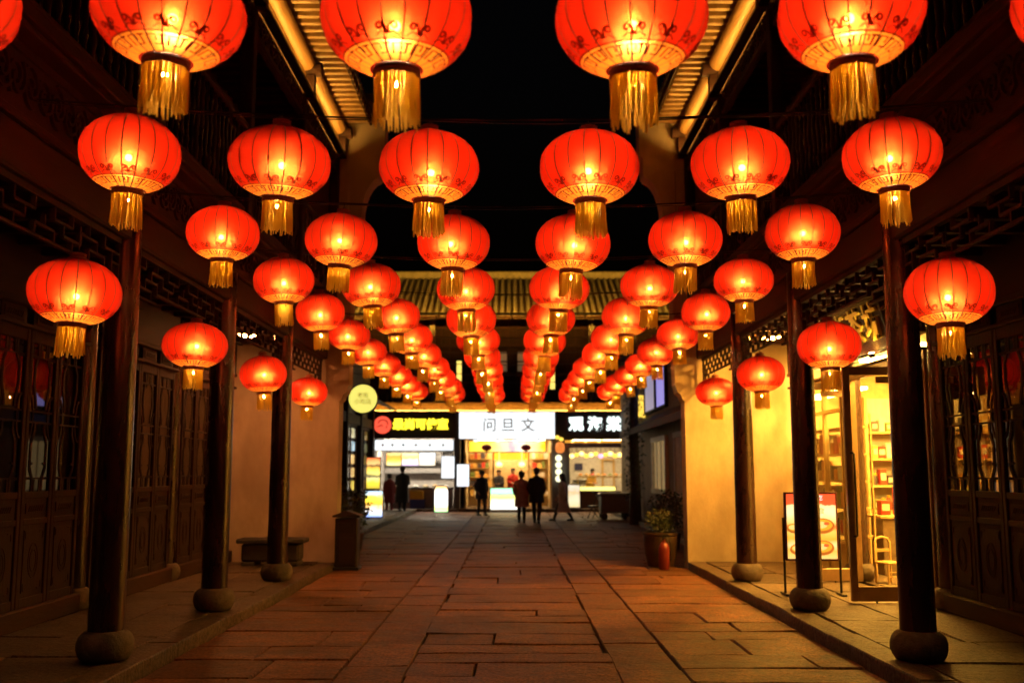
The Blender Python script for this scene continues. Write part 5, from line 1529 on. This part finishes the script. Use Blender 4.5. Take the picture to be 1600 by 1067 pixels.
def person(loc, rz, H, label, coat, trousers, stride=.12, coat_len=.50, hair='short', lean=0.0, arms='down', hat=None, shoe=None):
    """faces local -y; H standing height"""
    P = thing("person", loc, label, "person", rz=rz)
    s = H/1.7
    hip=.90; sh=1.40; hd=1.56
    L = lambda y,z: y - lean*(z-hip)     # forward lean towards -y
    pts=[];rad=[];ed=[]
    def v(x,y,z,r,par=None):
        pts.append((x*s,L(y,z)*s if z>hip else y*s,z*s)); rad.append(r*s)
        if par is not None: ed.append((par,len(pts)-1))
        return len(pts)-1
    pel=v(0,0,.93,.125); wa=v(0,0,1.08,.115,pel); ch_=v(0,0,1.28,.13,wa); nb=v(0,.0,1.43,.062,ch_); nk=v(0,-.012,1.50,.052,nb)
    h1=v(0,-.03,1.565,.078,nk); h2=v(0,-.02,1.64,.088,h1); h3=v(0,-.012,1.69,.06,h2); v(0,-.115,1.575,.014,h1)
    feet=[];elb=[]
    for sx,ph in ((-1,1),(1,-1)):
        fy=ph*stride
        hp=v(sx*.09,0,.86,.09,pel); kn=v(sx*.095,-.03+fy*.5-(.05 if ph>0 and stride>.2 else 0),.47,.06,hp); an=v(sx*.095,fy,.10,.04,kn)
        hl=v(sx*.097,fy-.05,.045,.036,an); v(sx*.10,fy-.15,.03,.028,hl); feet.append((sx,fy,kn,an,hp))
        so=v(sx*.155,0,1.38,.065,ch_)
        if arms=='pockets': e=(sx*.26,.07,1.10); w_=(sx*.21,-.06,.93)
        elif arms=='swing': e=(sx*.235,.03-ph*.07,1.10); w_=(sx*.24,-.04-ph*.17,.88)
        elif arms=='fwd': e=(sx*.23,-.05,1.10); w_=(sx*.13,-.27,1.08)
        else: e=(sx*.235,.02,1.10); w_=(sx*.235,-.03,.86)
        el=v(*e,.045,so); wr=v(*w_,.030,el)
        d=Vector(w_)-Vector(e); d.normalize()
        pm=Vector(w_)+d*.06; pa=v(*pm,.034,wr)
        side=d.orthogonal().normalized() if abs(d.y)>.9 else Vector((0,1,0)).cross(d).cross(d).normalized()
        for k,(ln,of) in enumerate(((.07,-.026),(.08,-.009),(.076,.009),(.06,.026))):
            q=pm+d*.035+side*of; a_=v(q.x,q.y,q.z,.010,pa); q2=q+d*ln+Vector((-sx*.018,0,0)); v(q2.x,q2.y,q2.z,.0085,a_)
        q=Vector(w_)+d*.02-side*.035; a_=v(q.x,q.y,q.z,.012,wr); q2=q+d*.05-side*.012; v(q2.x,q2.y,q2.z,.010,a_)
        elb.append((sx,so,el,wr))
    body=mesh_obj("body",skin_mesh("body",pts,ed,rad,SKIN),P)
    V=lambda i: Vector(pts[i])
    # coat: torso loft with sleeves, hood or collar
    m=MB(); hem=hip+.02-coat_len+.02
    R_=[]
    for z,rx,ry in ((hem,.25,.19+abs(stride)*.35),(hem+.12,.245,.185+abs(stride)*.22),(max(hem+.2,.80),.235,.175),(1.0,.225,.165),(1.15,.23,.17),(1.30,.235,.165),(1.39,.20,.125),(1.45,.12,.09),(1.475,.075,.075)):
        if R_ and z*s<=R_[-1][0][2]+.01: continue
        R_.append(((0,(L(0,z) if z>hip else 0)*s,z*s),rx*s,ry*s))
    ring_loft(m,R_)
    for sx,so,el,wr in elb:
        w2=V(el)+(V(wr)-V(el))*1.02
        m.tube([V(so)+Vector((-sx*.03*s,0,0)),V(so)+Vector((sx*.02*s,0,-.03*s)),(V(so)+V(el))/2+Vector((sx*.012,0,0)),V(el),(V(el)+w2)/2,w2],[.075*s,.082*s,.072*s,.066*s,.058*s,.05*s],10)
    m.tube([(-.06*s,L(.05,1.46)*s,1.46*s),(0,L(.085,1.455)*s,1.455*s),(.06*s,L(.05,1.46)*s,1.46*s)],.04*s,8)
    mesh_obj("coat",m.mesh("coat",coat,smooth=60),P)
    m=MB()
    for sx,fy,kn,an,hp in feet:
        m.tube([V(hp)+Vector((0,0,.06*s)),(V(hp)+V(kn))/2,V(kn),(V(kn)+V(an))/2,V(an)+Vector((0,0,-.01*s))],[.098*s,.086*s,.070*s,.060*s,.052*s],10)
    mesh_obj("trousers",m.mesh("trousers",trousers,smooth=60),P)
    for sx,fy,kn,an,hp in feet:
        a=V(an)
        m=MB(); m.tube([(a.x,a.y+.055*s,.045*s),(a.x,a.y,.05*s),(a.x,a.y-.10*s,.04*s),(a.x,a.y-.19*s,.03*s)],[.038*s,.047*s,.044*s,.026*s],8); m.bx(a.x-.045*s,a.x+.045*s,a.y-.2*s,a.y+.075*s,0,.018*s)
        mesh_obj("shoe",m.mesh("shoe",shoe or SHOE,smooth=60),P)
    # hair
    m=MB(); hc=V(h2); n=16
    prof=[(.10,-.02),(.108,.02),(.10,.065),(.07,.098),(.0,.112)]
    m.lathe([(r*s,z*s) for r,z in prof],n,(hc.x,hc.y+.018*s,hc.z))
    b=len(m.v)
    m.lathe([(.02*s,-.12*s),(.075*s,-.10*s),(.095*s,-.03*s),(.09*s,.03*s)],n,(hc.x,hc.y+.04*s,hc.z))
    if hair=='long': m.lathe([(.03*s,-.42*s),(.085*s,-.36*s),(.105*s,-.2*s),(.095*s,-.03*s)],n,(hc.x,hc.y+.06*s,hc.z))
    mesh_obj("hair",m.mesh("hair",HAIR,smooth=60),P)
    if hat:
        m=MB(); m.lathe([(.112*s,-.005*s),(.118*s,.03*s),(.105*s,.085*s),(.06*s,.122*s),(0,.13*s)],16,(hc.x,hc.y+.01*s,hc.z)); m.lathe([(0,0),(.03*s,.02*s),(.028*s,.045*s),(0,.055*s)],10,(hc.x,hc.y+.01*s,hc.z+.125*s))
        mesh_obj("hat",m.mesh("hat",hat,smooth=60),P)
    hh=V(h1)
    for sx in (-1,1):
        m=MB(); m.lathe([(0,-.009*s),(.010*s,0),(0,.009*s)],8,(sx*.032*s,hh.y-.078*s,hh.z+.045*s)); mesh_obj("eye",m.mesh("eye",SHOE),P)
        m=MB(); m.lathe([(0,-.03*s),(.014*s,-.01*s),(.018*s,.015*s),(0,.03*s)],8,(sx*.086*s,hh.y+.02*s,hh.z+.03*s)); mesh_obj("ear",m.mesh("ear",SKIN,smooth=60),P)
    m=MB(); m.bx(-.022*s,.022*s,hh.y-.083*s,hh.y-.07*s,hh.z-.032*s,hh.z-.024*s); mesh_obj("mouth",m.mesh("mouth",plain("lips",(.3,.08,.06),.5)),P)
    return P
cblack=plain("black_coat",(.014,.013,.015),.75); cbrown=plain("tan_padded_coat",(.62,.36,.25),.8); cbeige=plain("beige_long_coat",(.75,.60,.48),.8)
cnavy=plain("dark_navy_coat",(.025,.025,.045),.75); cred=plain("dark_red_coat",(.28,.035,.03),.75); credb=plain("bright_red_jacket",(.55,.03,.02),.7)
tblack=plain("black_trousers",(.012,.012,.014),.8); cfood=plain("amber_apron",(.55,.30,.06),.7)
def pxy(u,v): 
    d=2589.0/(v-736); return ((u-800)/1556*d, (d+.213)/.9916)
x,y=pxy(815,816.5); person((x,y,0),PI-.1,1.60,"person in a tan padded coat and black hat walking away beside a companion",cbrown,tblack,.10,.40,'short',0.04,'pockets',hat=cblack)
x,y=pxy(838.5,817); person((x,y,0),PI-.15,1.72,"tall person in a black coat walking away beside the tan-coated companion",cblack,tblack,.24,.30,'short',0.02,'pockets')
x,y=pxy(752.5,805); person((x,y,0),.5,1.64,"person in dark clothes walking before the glowing display freezer",cnavy,tblack,.12,.30,'short',.03,'pockets')
x,y=pxy(880,813.5); person((x,y,0),-PI/2-.15,1.54,"person with long dark hair striding left in a long beige coat",cbeige,tblack,.33,.62,'long',.04,'swing')
x,y=pxy(628,803); person((x,y,0),PI,1.80,"person in a long black coat standing at the far left snack counter",cblack,tblack,.08,.52,'short',.03,'fwd')
x,y=pxy(608,801); person((x,y,0),PI+.3,1.52,"person in a dark red coat waiting at the left edge of the far left shop",cred,cred,.06,.50,'short',.02,'down')
person((.02,YS+1.9,.13),.3,1.62,"shopkeeper in a bright red jacket behind the display freezer",credb,tblack,.05,.20,'short',.12,'fwd')
person((-.55,YS+1.7,.13),-.4,1.55,"shopkeeper in dark clothes behind the left end of the display freezer",cnavy,tblack,.05,.20,'short',.05,'fwd')
person((3.35,YS+1.75,.13),.6,1.60,"shop worker in an amber apron bending behind the far right counter",cfood,tblack,.05,.30,'short',.28,'fwd')
